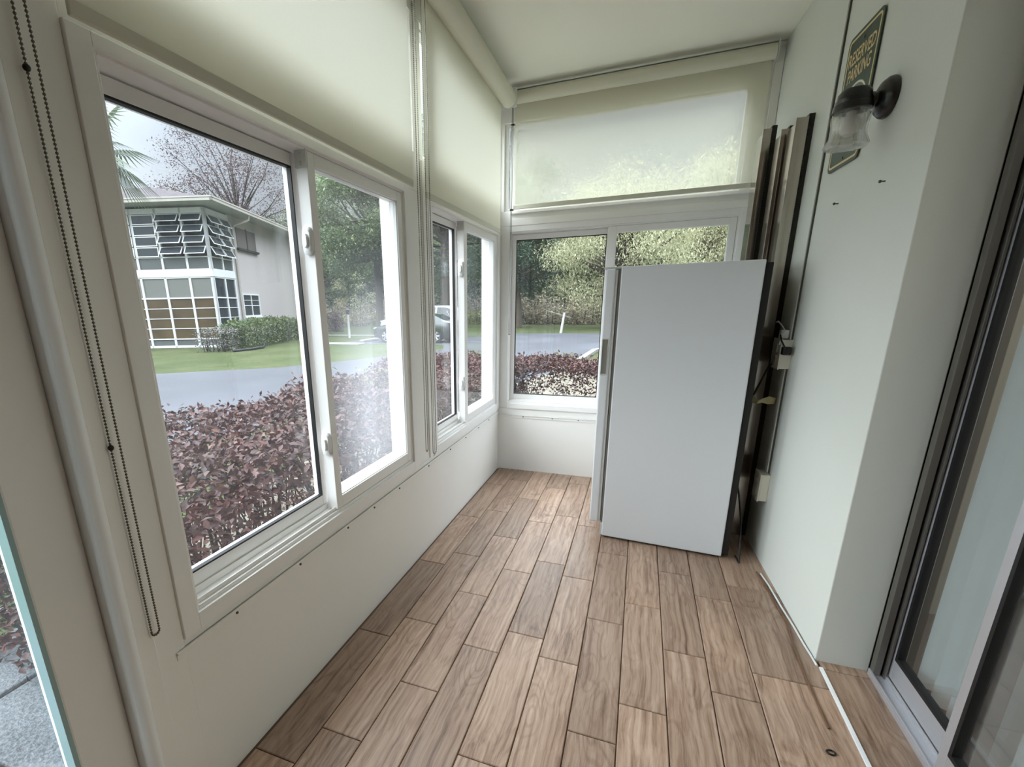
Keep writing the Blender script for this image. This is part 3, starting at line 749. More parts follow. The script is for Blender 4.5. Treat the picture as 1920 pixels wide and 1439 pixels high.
MB().box(2.452, 2.487, 0.012, 0.044, 0.968, 1.002, f).build('plug_body', 'black_plastic', pl, bevel=0.004)
MB().tube([f(2.455, 0.03, 0.985), f(2.43, 0.045, 1.0), f(2.46, 0.055, 1.03), f(2.50, 0.05, 1.05)], 0.0032, 6).build('cord', 'black_plastic', pl, smooth=True)
pl = thing('power_adapter', 'small white adapter with wires above the upper outlet box', 'adapter', onw(2.54, 0.03, 1.034)); L = shifted(pl.location)
f = lambda s, d, z: L(*onw(s, d, z))
MB().box(2.515, 2.55, 0.014, 0.044, 1.034, 1.07, f).build('adapter_body', 'cable_white', pl, bevel=0.004)
MB().tube([f(2.53, 0.03, 1.07), f(2.545, 0.04, 1.09), f(2.58, 0.045, 1.105), f(2.62, 0.04, 1.10)], 0.003, 6).tube([f(2.52, 0.03, 1.07), f(2.50, 0.045, 1.05), f(2.495, 0.05, 1.01)], 0.003, 6).build('wire', 'cable_white', pl, smooth=True)
cord = MB().tube([(0.575, 2.56, 0.93), (0.560, 2.585, 0.90), (0.545, 2.60, 0.84), (0.522, 2.61, 0.76), (0.516, 2.605, 0.62), (0.497, 2.60, 0.50), (0.494, 2.57, 0.38), (0.515, 2.53, 0.28), (0.530, 2.49, 0.18), (0.530, 2.42, 0.06), (0.525, 2.37, 0.006), (0.52, 2.44, 0.005)], 0.0042, 8)
tag(cord.build('extension_cord', 'black_plastic', smooth=True), 'black power cord hanging down behind the freezer to the floor', 'cord')
for (s, z, lab) in ((1.96, 1.533, 'small dark screw in the mint wall under the lamp, nearer the house door'), (2.286, 1.528, 'small dark screw in the mint wall below the parking sign')):
    o = MB().tube([onw(s, -0.004, z), onw(s, 0.012, z)], 0.0022, 8).ball(onw(s, 0.013, z), 0.0045, 8, 5).build('wall_screw', 'screw_metal', smooth=True, origin=onw(s, 0, z)); tag(o, lab, 'screw', 'screws in the mint wall')

# sign
def text_mesh(txt, w, h):
    cu = bpy.data.curves.new('t', 'FONT'); cu.body = txt; cu.align_x = 'CENTER'; cu.align_y = 'CENTER'; cu.offset = 0.014; cu.resolution_u = 3
    ob = bpy.data.objects.new('t', cu); COL.objects.link(ob)
    dg = bpy.context.evaluated_depsgraph_get(); me = bpy.data.meshes.new_from_object(ob.evaluated_get(dg))
    vs = np.array([v.co[:] for v in me.vertices]); fs = [tuple(p.vertices) for p in me.polygons]
    bpy.data.objects.remove(ob); bpy.data.curves.remove(cu); bpy.data.meshes.remove(me)
    mn, mx = vs.min(0), vs.max(0); vs = (vs - (mn + mx) / 2)
    vs[:, 0] *= w / (mx[0] - mn[0]); vs[:, 1] *= h / (mx[1] - mn[1])
    return vs, fs
sg = thing('parking_sign', 'dark green RESERVED PARKING sign with gold lettering behind the wall lamp', 'sign', onw(2.306, 0.004, 1.65)); L = shifted(sg.location)
SC, SZ, SW, SH = 2.306, 1.866, 0.250, 0.428
def sgn(a, c, d): return L(*onw(SC - a, 0.004 + d, SZ + c))    # a to the right as you face the wall
def rrect(w, h, r, n=6):
    p = []
    for (cx, cy, a0) in ((w / 2 - r, h / 2 - r, 0), (-w / 2 + r, h / 2 - r, 90), (-w / 2 + r, -h / 2 + r, 180), (w / 2 - r, -h / 2 + r, 270)):
        for k in range(n + 1):
            an = math.radians(a0 + 90 * k / n); p.append((cx + r * math.cos(an), cy + r * math.sin(an)))
    return p
MB().prism(rrect(SW, SH, 0.022), 0, 0.003, sgn).build('plate', 'sign_green', sg)
def band(b, outer, inner, d0, d1):
    n = len(outer); vs = [sgn(*p, d0) for p in outer] + [sgn(*p, d0) for p in inner] + [sgn(*p, d1) for p in outer] + [sgn(*p, d1) for p in inner]
    fs = []
    for k in range(n):
        j = (k + 1) % n
        fs += [(2 * n + k, 2 * n + j, 3 * n + j, 3 * n + k), (k, j, 2 * n + j, 2 * n + k), (n + k, 3 * n + k, 3 * n + j, n + j)]
    b.add(vs, fs); return b
band(MB(), rrect(SW - 0.020, SH - 0.020, 0.016), rrect(SW - 0.034, SH - 0.034, 0.010), 0.003, 0.0036).build('border', 'sign_gold', sg)
for txt, cz, w, h in (('RESERVED', 0.138, 0.196, 0.044), ('PARKING', 0.086, 0.170, 0.044)):
    vs, fs = text_mesh(txt, w, h)
    MB().add([sgn(p[0], p[1] + cz, 0.0036) for p in vs], fs).build('lettering', 'sign_gold', sg)
def ell(rx, rz, n=40, c=(0, -0.030)): return [(c[0] + rx * math.cos(2 * PI * k / n), c[1] + rz * math.sin(2 * PI * k / n)) for k in range(n)]
lg = MB().prism(ell(0.098, 0.078), 0.003, 0.0034, sgn).build('oval_field', 'sign_grey', sg)
band(MB(), ell(0.096, 0.076), ell(0.090, 0.070), 0.0034, 0.0038).build('oval_ring', 'sign_cream', sg)
b = MB(); vs = []; fs = []; n = 30
for k in range(n + 1):
    an = math.radians(38 + 292 * k / n); wd = 0.022 + 0.010 * math.sin(PI * k / n)
    for rr in (0.0, wd):
        vs.append(sgn((0.072 - rr) * math.cos(an), -0.030 + (0.054 - rr * 0.8) * math.sin(an), 0.0040))
for k in range(n): fs.append((2 * k, 2 * k + 2, 2 * k + 3, 2 * k + 1))
o = len(vs); vs += [sgn(a, c, 0.0040) for a, c in ((0.010, -0.033), (0.066, -0.033), (0.066, -0.063), (0.040, -0.063), (0.040, -0.047), (0.010, -0.047))]
fs.append(tuple(range(o, o + 6)))
b.add(vs, fs).build('emblem', 'sign_cream', sg)
for c in (0.178, -0.186): MB().lathe([(0.0045, 0), (0.0045, 0.002), (0.0005, 0.003)], sgn(0, c, 0.003), axis=(-1, -.05, 0), seg=10).build('screw', 'screw_metal', sg)

# wall lamp (jelly-jar)
lp = thing('wall_lamp', 'black jelly-jar wall lamp with ribbed clear glass on the mint wall', 'lamp', onw(2.035, 0, 1.775)); L = shifted(lp.location)
ax = Vector((-1, -0.05, 0)).normalized()
MB().lathe([(0.052, 0.0), (0.056, 0.006), (0.054, 0.016), (0.044, 0.028), (0.026, 0.037), (0.001, 0.040)], L(*onw(2.035, 0, 1.775)), axis=ax, seg=32).build('back_plate', 'black_metal', lp, smooth=True)
MB().tube([L(*onw(2.035, 0.03, 1.775)), L(*onw(2.035, 0.045, 1.777)), L(*onw(2.035, 0.062, 1.784))], [0.020, 0.018, 0.016], 14).build('arm', 'black_metal', lp, smooth=True)
LC = Vector(L(*onw(2.035, 0.092, 1.785)))
MB().lathe([(0.001, 0.024), (0.034, 0.022), (0.042, 0.012), (0.043, -0.004), (0.046, -0.006), (0.046, -0.016), (0.049, -0.018), (0.050, -0.034), (0.046, -0.036)], LC, seg=36).build('cap', 'black_metal', lp, smooth=True)
jar = [(0.040, -0.030), (0.044, -0.042), (0.051, -0.050), (0.049, -0.060), (0.046, -0.075), (0.045, -0.092), (0.048, -0.108), (0.055, -0.122), (0.058, -0.130), (0.052, -0.136), (0.030, -0.139), (0.001, -0.140)]
jar_in = [(max(0.0008, r - 0.004), h + (0.003 if r < 0.04 and h < -0.1 else 0.001)) for r, h in jar]
jm, nt, out = new_mat('jar_glass')
g_ = N(nt, 'ShaderNodeBsdfGlass'); g_.inputs['IOR'].default_value = 1.45; g_.inputs['Roughness'].default_value = 0.02; tr_ = N(nt, 'ShaderNodeBsdfTransparent'); tr_.inputs[0].default_value = (.95, .95, .95, 1)
mm_ = N(nt, 'ShaderNodeMixShader'); mm_.inputs[0].default_value = 0.5; nt.links.new(tr_.outputs[0], mm_.inputs[1]); nt.links.new(g_.outputs[0], mm_.inputs[2]); nt.links.new(mm_.outputs[0], out.inputs[0])
MB().lathe(jar + jar_in[::-1], LC, seg=64, ribs=16, ribamp=0.018).build('jar', 'jar_glass', lp, smooth=True)
pbr('bulb_white', srgb(235, 233, 226), 0.4)
MB().lathe([(0.012, -0.03), (0.013, -0.045), (0.022, -0.062), (0.026, -0.078), (0.022, -0.094), (0.010, -0.103), (0.0008, -0.105)], LC, seg=20).build('bulb', 'bulb_white', lp, smooth=True)

# cables along the wall foot
w1 = MB().tube([(0.600, 2.30, 0.004), (0.612, 2.20, 0.004), (0.622, 2.05, 0.004), (0.634, 1.92, 0.004), (0.640, 1.82, 0.004), (0.646, 1.76, 0.004), (0.650, 1.705, 0.004)], 0.0034, 8)
tag(w1.build('cable', 'cable_white', smooth=True), 'thin white cable lying along the foot of the mint wall', 'cable')
w1 = MB().tube([(0.585, 2.31, 0.004), (0.600, 2.18, 0.004), (0.607, 2.06, 0.004), (0.618, 1.94, 0.004), (0.606, 1.80, 0.004), (0.600, 1.62, 0.004), (0.602, 1.42, 0.004)], 0.0032, 8)
tag(w1.build('cable', 'cable_brown', smooth=True), 'thin brown cable snaking over the tiles beside the white one', 'cable')
rg = MB(); rg.tube([(0.582 + 0.010 * math.cos(2 * PI * k / 16), 1.332 + 0.008 * math.sin(2 * PI * k / 16), 0.0024) for k in range(17)], 0.0024, 6)
tag(rg.build('washer', 'black_metal', smooth=True, origin=(0.582, 1.332, 0)), 'tiny dark metal ring lying on the floor near the threshold strip', 'ring')

# ------------------------------------------------------------------ house sliding door on the right
sd = thing('door_2', 'aluminium sliding glass door of the house at the right edge', 'door', (0.80, 1.74, 0), 0, None, 'structure')
L = shifted((0.80, 1.74, 0))
b = MB().box(0.797, 0.815, 1.70, 1.735, 0, 2.08, L).box(0.822, 0.828, 1.69, 1.735, 0, 2.08, L).box(0.797, 0.90, 1.725, 1.738, 0, 2.08, L)
MB().box(0.793, 0.90, -1.2, 1.725, 0.0, 0.016, L).box(0.793, 0.798, -1.2, 1.725, 0.016, 0.024, L).box(0.826, 0.831, -1.2, 1.725, 0.016, 0.028, L).build('door_track', 'aluminium', sd, bevel=0.001)
b.box(0.79, 0.90, -1.2, 1.725, 2.03, 2.08, L)
b.build('door_frame', 'aluminium_dull', sd, bevel=0.001)
def panel(x, y0, y1, st):
    p = MB().box(x - 0.014, x + 0.014, y1 - st, y1, 0.03, 2.03, L).box(x - 0.014, x + 0.014, y0, y0 + st, 0.03, 2.03, L)
    p.box(x - 0.014, x + 0.014, y0 + st, y1 - st, 0.03, 0.10, L).box(x - 0.014, x + 0.014, y0 + st, y1 - st, 1.97, 2.03, L)
    o = p.build('door_panel', 'aluminium', sd, bevel=0.002)
    MB().box(x - 0.003, x + 0.003, y0 + st - 0.005, y1 - st + 0.005, 0.095, 1.975, L).build('glass_pane', 'pane_door', o)
    ring(MB(), lambda s, d, z: L(x + d, s, z), y0 + st - 0.001, y1 - st + 0.001, 0.099, 1.971, -0.0145, 0.006, 0.012, 0.012, 0.012, 0.012).build('gasket', 'rubber_black', o)
panel(0.846, 1.30, 1.715, 0.034)
panel(0.812, 0.25, 1.345, 0.032)
vb = thing('vertical_blind', 'white vertical blind hanging inside the house door glass', 'blind', (0.95, 1.2, 0)); L = shifted((0.95, 1.2, 0))
MB().box(0.92, 0.97, 0.2, 1.70, 2.0, 2.05, L).build('head_rail', 'slat_white', vb)
for k in range(10):
    y = 1.655 - k * 0.078; an = math.radians(-26)
    dx, dy = 0.044 * math.cos(an), 0.044 * math.sin(an)
    pts = []
    for q in (-1, -0.5, 0, 0.5, 1):
        bow = 0.005 * (1 - q * q); pts.append((0.93 + q * dx + bow * math.sin(an), y + q * dy - bow * math.cos(an)))
    poly = pts + [(p[0] + 0.0012, p[1] - 0.0008) for p in pts[::-1]]
    MB().prism(poly, 0.035, 2.0, L).build('slat', 'slat_white', vb, smooth=False)
b = MB().box(0.90, 4.2, -1.4, 2.2, -0.12, -0.002)
tag(b.build('floor', 'room_floor'), 'dark brown floor inside the house beyond the glass door', 'floor', kind='structure')
b = MB().box(4.2, 4.3, -1.4, 2.2, -0.1, 2.5).box(0.9, 4.3, 2.2, 2.3, -0.1, 2.5).box(0.9, 4.3, -1.5, -1.4, -0.1, 2.5).box(0.9, 4.3, -1.5, 2.3, 2.5, 2.6).box(0.81, 0.9, 1.74, 2.3, -0.1, 2.5).box(0.81, 0.9, -1.4, 1.74, 2.08, 2.5)
tag(b.build('wall_house', 'room_wall'), 'dim beige walls of the house room beyond the glass door', 'wall', kind='structure')

al = bpy.data.lights.new('house_fill_light', 'AREA'); al.energy = 30; al.size = 1.2; al.color = (1.0, 0.93, 0.82)  # added unseen fill light in the house, brightens the near left wall
ao = bpy.data.objects.new('house_fill_light', al); COL.objects.link(ao); ao.location = (2.4, 1.1, 2.46)
# ================================================================== OUTSIDE
G = -0.45
b = MB().box(-130, 90, -40, 170, G - 0.3, G)
tag(b.build('ground', 'lawn'), 'mown green lawn around the buildings', 'lawn', kind='structure')
drv = [(-5.4, -6), (-5.2, 2), (-5.0, 6.5), (-4.2, 8.4), (-2.6, 9.6), (-1.9, 12), (-1.62, 15), (-1.5, 17.6), (-0.9, 19.2), (1.0, 20.4), (9, 21), (14, 21), (14, 28.9), (-1.0, 28.9), (-6.8, 28.3), (-7.6, 24.8), (-13.6, 24.8), (-13.6, 20.0), (-9.0, 19.8), (-7.7, 19.2), (-7.2, 17.8), (-7.6, 16.8), (-8.0, 15.0), (-8.9, 12.9), (-9.8, 11.2), (-12.3, 9.2), (-17, 5.6), (-24, 0.6), (-24, -6)]
b = MB(); n = len(drv)
b.prism(drv, G - 0.1, G + 0.012)
tag(b.build('driveway', 'asphalt'), 'grey asphalt driveway and parking lot outside the windows', 'driveway', kind='structure')
b = MB().prism([(-1.06, 0.9), (-3.0, 0.9), (-3.4, 4.0), (-3.2, 7.2), (-2.6, 9.6), (-1.9, 12), (-1.62, 15), (3.0, 15.0), (3.0, 3.5), (-1.06, 3.5)], G - 0.05, G + 0.016)
tag(b.build('planting_bed', 'bed'), 'brown mulch bed under the copper hedge', 'ground', kind='structure')
# patio outside the porch door
b = MB(); rr = random.Random(3)
y = -1.6
while y < 1.2:
    x = -1.10
    hgt = rr.choice([0.42, 0.5])
    while x > -2.62:
        w = rr.choice([0.44, 0.52, 0.6]); 
        b.box(x - w + 0.014, x, y + 0.014, min(y + hgt, 1.12), -0.42, -0.24 + rr.uniform(-0.006, 0.006)); x -= w
    y += hgt
tag(b.build('patio', 'paver', bevel=0.008), 'grey textured paving stones outside the porch door', 'paving', kind='structure')
# grass beside the patio
n = 5200
P = np.stack([RNG.uniform(-4.6, -2.72, n), RNG.uniform(-0.4, 1.75, n), np.full(n, G + 0.005)], 1)
P[:, 2] += 0.17
MB().prism([(-2.64, -2), (-4.9, -2), (-4.9, 1.9), (-2.64, 1.9)], G, G + 0.178)
b = MB().prism([(-2.66, -2), (-4.9, -2), (-4.9, 1.9), (-2.66, 1.9)], G, G + 0.178); tag(b.build('ground', 'lawn'), 'low turf bank beside the paving stones', 'lawn', kind='structure')
g = leaf_mesh('grass', P, 0.085, 'grass_blade', droop=-1.0, aspect=0.09, upbias=0.0); tag(g, 'short green grass beside the paving stones', 'grass', kind='stuff')

# copper hedge
def hedge(name, label, cat, box, n, size, mat, zlow, dens_low, stems, stemmat, seed, tonef=None, extra=None):
    rng = np.random.default_rng(seed); x0, x1, y0, y1, z0, z1 = box
    loc = ((x0 + x1) / 2, (y0 + y1) / 2, z0); t = thing(name, label, cat, loc)
    P = np.stack([rng.uniform(x0, x1, n), rng.uniform(y0, y1, n), rng.uniform(z0, z1, n)], 1)
    # shell bias: push part of them to the top and the faces
    k = rng.random(n)
    top = z1 - 0.03 + 0.05 * np.sin(P[:, 0] * 5.1 + seed) * np.sin(P[:, 1] * 4.3) 
    P[k < 0.42, 2] = (top + rng.normal(0, 0.035, n))[k < 0.42]
    f = (k > 0.42) & (k < 0.60); P[f, 0] = (x0 if abs(x0) < abs(x1) else x1) + rng.normal(0, 0.03, f.sum()) * 1.0
    f = (k > 0.60) & (k < 0.72); P[f, 1] = y0 + rng.normal(0, 0.03, f.sum())
    keep = (P[:, 2] > zlow) | (rng.random(n) < dens_low)
    P = P[keep]; P[:, 2] = np.minimum(P[:, 2], top[keep] + 0.09)
    tone = np.clip(rng.beta(2, 2.2, len(P)), 0, 0.97)
    leaf_mesh('foliage', P - np.array(loc), size, mat, t, aspect=0.5, upbias=0.35, tone=tone, rng=rng)
    if extra:
        m2, ne, area = extra
        Q = np.stack([rng.normal(area[0], area[2], ne), rng.normal(area[1], area[2], ne), z1 + rng.uniform(-0.02, 0.07, ne)], 1)
        leaf_mesh('new_growth', Q - np.array(loc), size * 1.15, m2, t, aspect=0.5, rng=rng)
    b = MB()
    for i in range(stems):
        p = Vector((rng.uniform(x0 + .1, x1 - .1), rng.uniform(y0 + .1, y1 - .1), z0)) - Vector(loc)
        for j in range(4):
            q = p + Vector((rng.normal() * 0.16, rng.normal() * 0.16, (z1 - z0) * rng.uniform(0.6, 0.98)))
            mid = (p + q) / 2 + Vector(rng.normal(size=3)) * 0.05
            b.tube([p, mid, q], [0.009, 0.006, 0.002], 5, caps=False)
    b.build('branches', stemmat, t, smooth=True)
    return t
hedge('hedge', 'clipped copper-leaved hedge close outside the left windows', 'hedge', (-2.62, -1.28, 0.92, 5.9, G, 0.58), 56000, 0.043, 'leaf_copper', 0.08, 0.5, 70, 'twig_brown', 21, extra=('leaf_lime', 70, (-2.1, 3.9, 0.25)))
hedge('hedge', 'clipped copper-leaved hedge crossing outside the end window', 'hedge', (-1.9, 1.5, 5.05, 5.85, G, 0.57), 34000, 0.040, 'leaf_copper', 0.22, 0.28, 40, 'twig_brown', 22, extra=('leaf_lime', 40, (-0.75, 5.7, 0.07)))

# ------------------------------------------------------------------ the apartment building
BC = (-18.173, 17.311, G); BR = math.atan2(0.325, 0.946)
bd = thing('apartment_building', 'two-storey beige apartment building with a white glazed corner sunroom', 'building', BC, BR)
AL = -11.0      # the glazed front runs this far to the left
MB().box(-14, -0.12, 2.05, 11.6, 0, 6.1).box(-0.12, 0.0, 2.05, 11.6, 0, 6.1).box(-14, -0.3, 0.35, 2.1, 3.2, 3.4).build('wall', 'stucco', bd)
MB().box(-14, -0.35, 0.5, 2.0, 0, 6.0).build('dark_backing', 'far_glass', bd)  # dark block behind the glazing, room dimness put into its colour
rz0, rz1 = 6.22, 8.15
ov = 0.8
x0, x1, y0, y1 = -14.5, ov, -ov, 12.2
ins = 6.4
MB().add([(x0, y0, rz0), (x1, y0, rz0), (x1, y1, rz0), (x0, y1, rz0), (x0 + ins, y0 + ins, rz1), (x1 - ins, y0 + ins, rz1), (x1 - ins, y1 - ins, rz1), (x0 + ins, y1 - ins, rz1)],
         [(0, 1, 5, 4), (1, 2, 6, 5), (2, 3, 7, 6), (3, 0, 4, 7), (4, 5, 6, 7), (0, 3, 2, 1)]).build('roof', 'shingle', bd)
MB().box(x0, x1, y0, y1, 6.10, 6.215).build('soffit', 'soffit_paint', bd)
b = MB().box(x0, x1 + 0.10, y0 - 0.10, y0, 6.10, 6.26).box(x1, x1 + 0.10, y0 - 0.1, y1, 6.10, 6.26).box(x0, x1 + 0.12, y0 - 0.12, y0 - 0.09, 6.22, 6.28).box(x1 + .09, x1 + 0.12, y0 - 0.12, y1, 6.22, 6.28)
b.build('gutter', 'gutter_paint', bd)
b = MB().tube([(0.82, 2.75, 6.10), (0.78, 2.75, 5.9), (0.14, 2.45, 5.62), (0.08, 2.42, 5.5), (0.08, 2.42, 0.1)], 0.055, 8); b.build('downspout', 'gutter_paint', bd, smooth=True)
# sunroom frame
b = MB()
cols = [0.0, -1.06, -2.2, -3.34, -4.48, -5.62, -6.76, -7.9, -9.0]
for u in cols:
    b.box(u - 0.05, u + 0.05, -0.05, 0.08, 0, 6.0)
for z, h in ((5.90, 0.22), (3.99, 0.05), (3.46, 0.06), (3.12, 0.05), (2.235, 0.06), (0.40, 0.05), (0.05, 0.10)):
    b.box(-9.0, 0.0, -0.05, 0.08, z - h / 2, z + h / 2)
for z in (1.78, 1.33, 0.88): b.box(-9.0, 0.0, -0.03, 0.06, z - 0.015, z + 0.015)
for w in (0.0, 1.06, 2.05):
    b.box(-0.08, 0.05, w - 0.05, w + 0.05, 0, 6.0)
for z, h in ((5.90, 0.22), (3.99, 0.05), (3.46, 0.06), (3.12, 0.05), (2.235, 0.06), (0.88, 0.05), (0.05, 0.10)):
    b.box(-0.08, 0.05, 0, 2.05, z - h / 2, z + h / 2)
for z in (1.78, 1.33): b.box(-0.06, 0.03, 0, 2.05, z - 0.015, z + 0.015)
b.build('window_frame', 'far_frame', bd)
MB().box(-9.0, 0.06, -0.07, 0.06, 3.15, 3.45).box(-0.06, 0.07, 0, 2.1, 3.15, 3.45).build('sill_band', 'far_frame', bd)
MB().box(-0.06, 0.0, 0.0, 2.05, 0.06, 0.86).build('stucco_panel', 'stucco', bd)
rows = [5.78, 5.335, 4.89, 4.445, 4.0]
for ci in range(6):
    u1, u0 = cols[ci], cols[ci + 1]
    for ri in range(4):
        zt, zb = rows[ri], rows[ri + 1]; ang = math.radians(38) if ci < 2 else math.radians(3); hh = zt - zb - 0.03
        def tl(s, d, z): return (s, -0.06 - z * math.sin(ang) - d, zt - 0.015 - z * math.cos(ang))
        f = MB(); ring(f, tl, u0 + 0.06, u1 - 0.06, 0, hh, 0, 0.03, 0.04, 0.04, 0.04, 0.04)
        aw = f.build('awning_window', 'far_frame', bd)
        MB().box(u0 + 0.09, u1 - 0.09, 0.01, 0.02, 0.03, hh - 0.03, tl).build('pane', 'far_glass', aw)
    MB().box(u0 + 0.05, u1 - 0.05, -0.01, 0.01, 3.49, 3.965).build('fixed_pane', 'far_grey', bd)
    MB().box(u0 + 0.05, u1 - 0.05, -0.01, 0.01, 2.265, 3.095).build('frosted_pane', 'far_blind', bd)
    for z0, z1 in ((1.795, 2.205), (1.345, 1.765), (0.895, 1.315), (0.425, 0.865)):
        MB().box(u0 + 0.05, u1 - 0.05, -0.01, 0.01, z0, z1).build('pane', 'far_amber', bd)
    MB().box(u0 + 0.05, u1 - 0.05, -0.01, 0.01, 0.10, 0.375).build('base_panel', 'far_grey', bd)
for (w0, w1) in ((0.05, 1.01), (1.11, 2.0)):
    for ri in range(4):
        zt, zb = rows[ri], rows[ri + 1]; ang = math.radians(30); hh = zt - zb - 0.03
        def tl(s, d, z): return (0.05 + z * math.sin(ang) + d, s, zt - 0.015 - z * math.cos(ang))
        f = MB(); ring(f, tl, w0, w1, 0, hh, 0, 0.03, 0.04, 0.04, 0.04, 0.04)
        aw = f.build('awning_window', 'far_frame', bd)
        MB().box(w0 + 0.03, w1 - 0.03, 0.01, 0.02, 0.03, hh - 0.03, tl).build('pane', 'far_glass', aw)
    MB().box(-0.02, 0.0, w0, w1, 3.49, 3.965).build('fixed_pane', 'far_grey', bd)
    for z0, z1 in ((2.265, 3.095), (1.795, 2.205), (1.345, 1.765), (0.905, 1.315)):
        MB().box(-0.02, 0.0, w0, w1, z0, z1).build('pane', 'far_glass', bd)
# boarded upper window with ledge; lower window
for (w0, w1) in ((2.85, 3.92), (4.0, 5.05)):
    MB().box(0.0, 0.03, w0, w1, 4.66, 5.62).build('shutter', 'shutter_beige', bd)
MB().box(0.0, 0.05, 3.92, 4.0, 4.66, 5.66).box(0.0, 0.14, 2.75, 5.15, 4.56, 4.66).build('ledge', 'dark_line', bd)
f = ring(MB(), lambda s, d, z: (d, s, z), 2.66, 4.66, 1.32, 2.46, -0.02, 0.05, 0.07, 0.07, 0.06, 0.06)
f.box(-0.02, 0.04, 3.63, 3.69, 1.35, 2.43); f.box(-0.02, 0.04, 2.7, 4.62, 1.86, 1.90); f.box(-0.02, 0.03, 2.7, 4.62, 2.13, 2.15); f.box(-0.01, 0.10, 2.6, 4.72, 1.24, 1.32)
wn = f.build('window', 'far_frame', bd); MB().box(-0.03, 0.01, 2.70, 4.62, 1.36, 2.43).build('pane', 'far_glass', wn)

def BW(u, w, z=0.0):
    c, s = math.cos(BR), math.sin(BR); return (BC[0] + u * c - w * s, BC[1] + u * s + w * c, BC[2] + z)
# AC unit by that wall
ac = thing('air_conditioner', 'grey outdoor air conditioner against the beige building wall', 'air conditioner', BW(1.3, 6.4), BR)
MB().box(-0.42, 0.42, -0.42, 0.42, 0.05, 0.85).build('casing', 'ac_grey', ac, bevel=0.03)
b = MB()
for k in range(12): b.box(-0.36, 0.36, -0.45, -0.42, 0.12 + k * 0.055, 0.14 + k * 0.055)
b.build('grille', 'dark_line', ac)
MB().lathe([(0.34, 0.85), (0.34, 0.88), (0.05, 0.92)], (0, 0, 0), seg=20).build('fan_guard', 'dark_line', ac)
# green hedge in front of that wall
def bhedge(name, label, cat, u0, u1, w0, w1, h, n, size, mat, seed, twig='twig_brown'):
    rng = np.random.default_rng(seed)
    t = thing(name, label, cat, BW((u0 + u1) / 2, (w0 + w1) / 2), BR)
    U, Wd = (u1 - u0) / 2, (w1 - w0) / 2
    q = rng.uniform(-1, 1, (n, 3)); q[:, 2] = (q[:, 2] + 1) / 2
    ax_ = rng.integers(0, 4, n)
    q[ax_ == 0, 0] = np.sign(q[ax_ == 0, 0]); q[ax_ == 1, 1] = np.sign(q[ax_ == 1, 1]); q[ax_ == 2, 2] = 1
    P = q * np.array([U, Wd, h * 0.92]); P[:, 2] += 0.06
    lump = 1 + 0.08 * np.sin(P[:, 1] * 2.1 + seed) + 0.05 * np.sin(P[:, 0] * 5 + P[:, 1] * 3)
    P[:, 2] *= lump; P += rng.normal(0, 0.05, P.shape); P[:, 2] = np.maximum(P[:, 2], 0.02)
    leaf_mesh('foliage', P, size, mat, t, aspect=0.6, rng=rng)
    b = MB()
    for i in range(22):
        p = Vector((rng.uniform(-U, U) * 0.8, rng.uniform(-Wd, Wd) * 0.9, 0)); b.tube([p, p + Vector((rng.normal() * .12, rng.normal() * .12, h * 0.85))], [0.02, 0.006], 5, caps=False)
    b.build('branches', twig, t)
    return t
bhedge('hedge', 'trimmed green hedge in front of the beige building wall', 'hedge', 0.85, 2.0, -1.7, 5.4, 1.12, 9000, 0.11, 'leaf_green', 31)
bhedge('shrub', 'bare greyish shrub at the left end of the green hedge', 'shrub', 0.4, 1.7, -2.9, -1.75, 0.85, 1500, 0.07, 'leaf_dead', 32, 'twig_brown')
p = [BW(1.9, -2.9, 0.05), BW(2.35, -2.2, 0.06), BW(2.45, -1.2, 0.06), BW(2.4, -0.95, 0.10), BW(2.38, -0.88, 0.26)]
tag(MB().tube(p, 0.055, 10).build('drain_pipe', 'rubber_black', smooth=True), 'black pipe lying on the lawn in front of the green hedge', 'pipe')

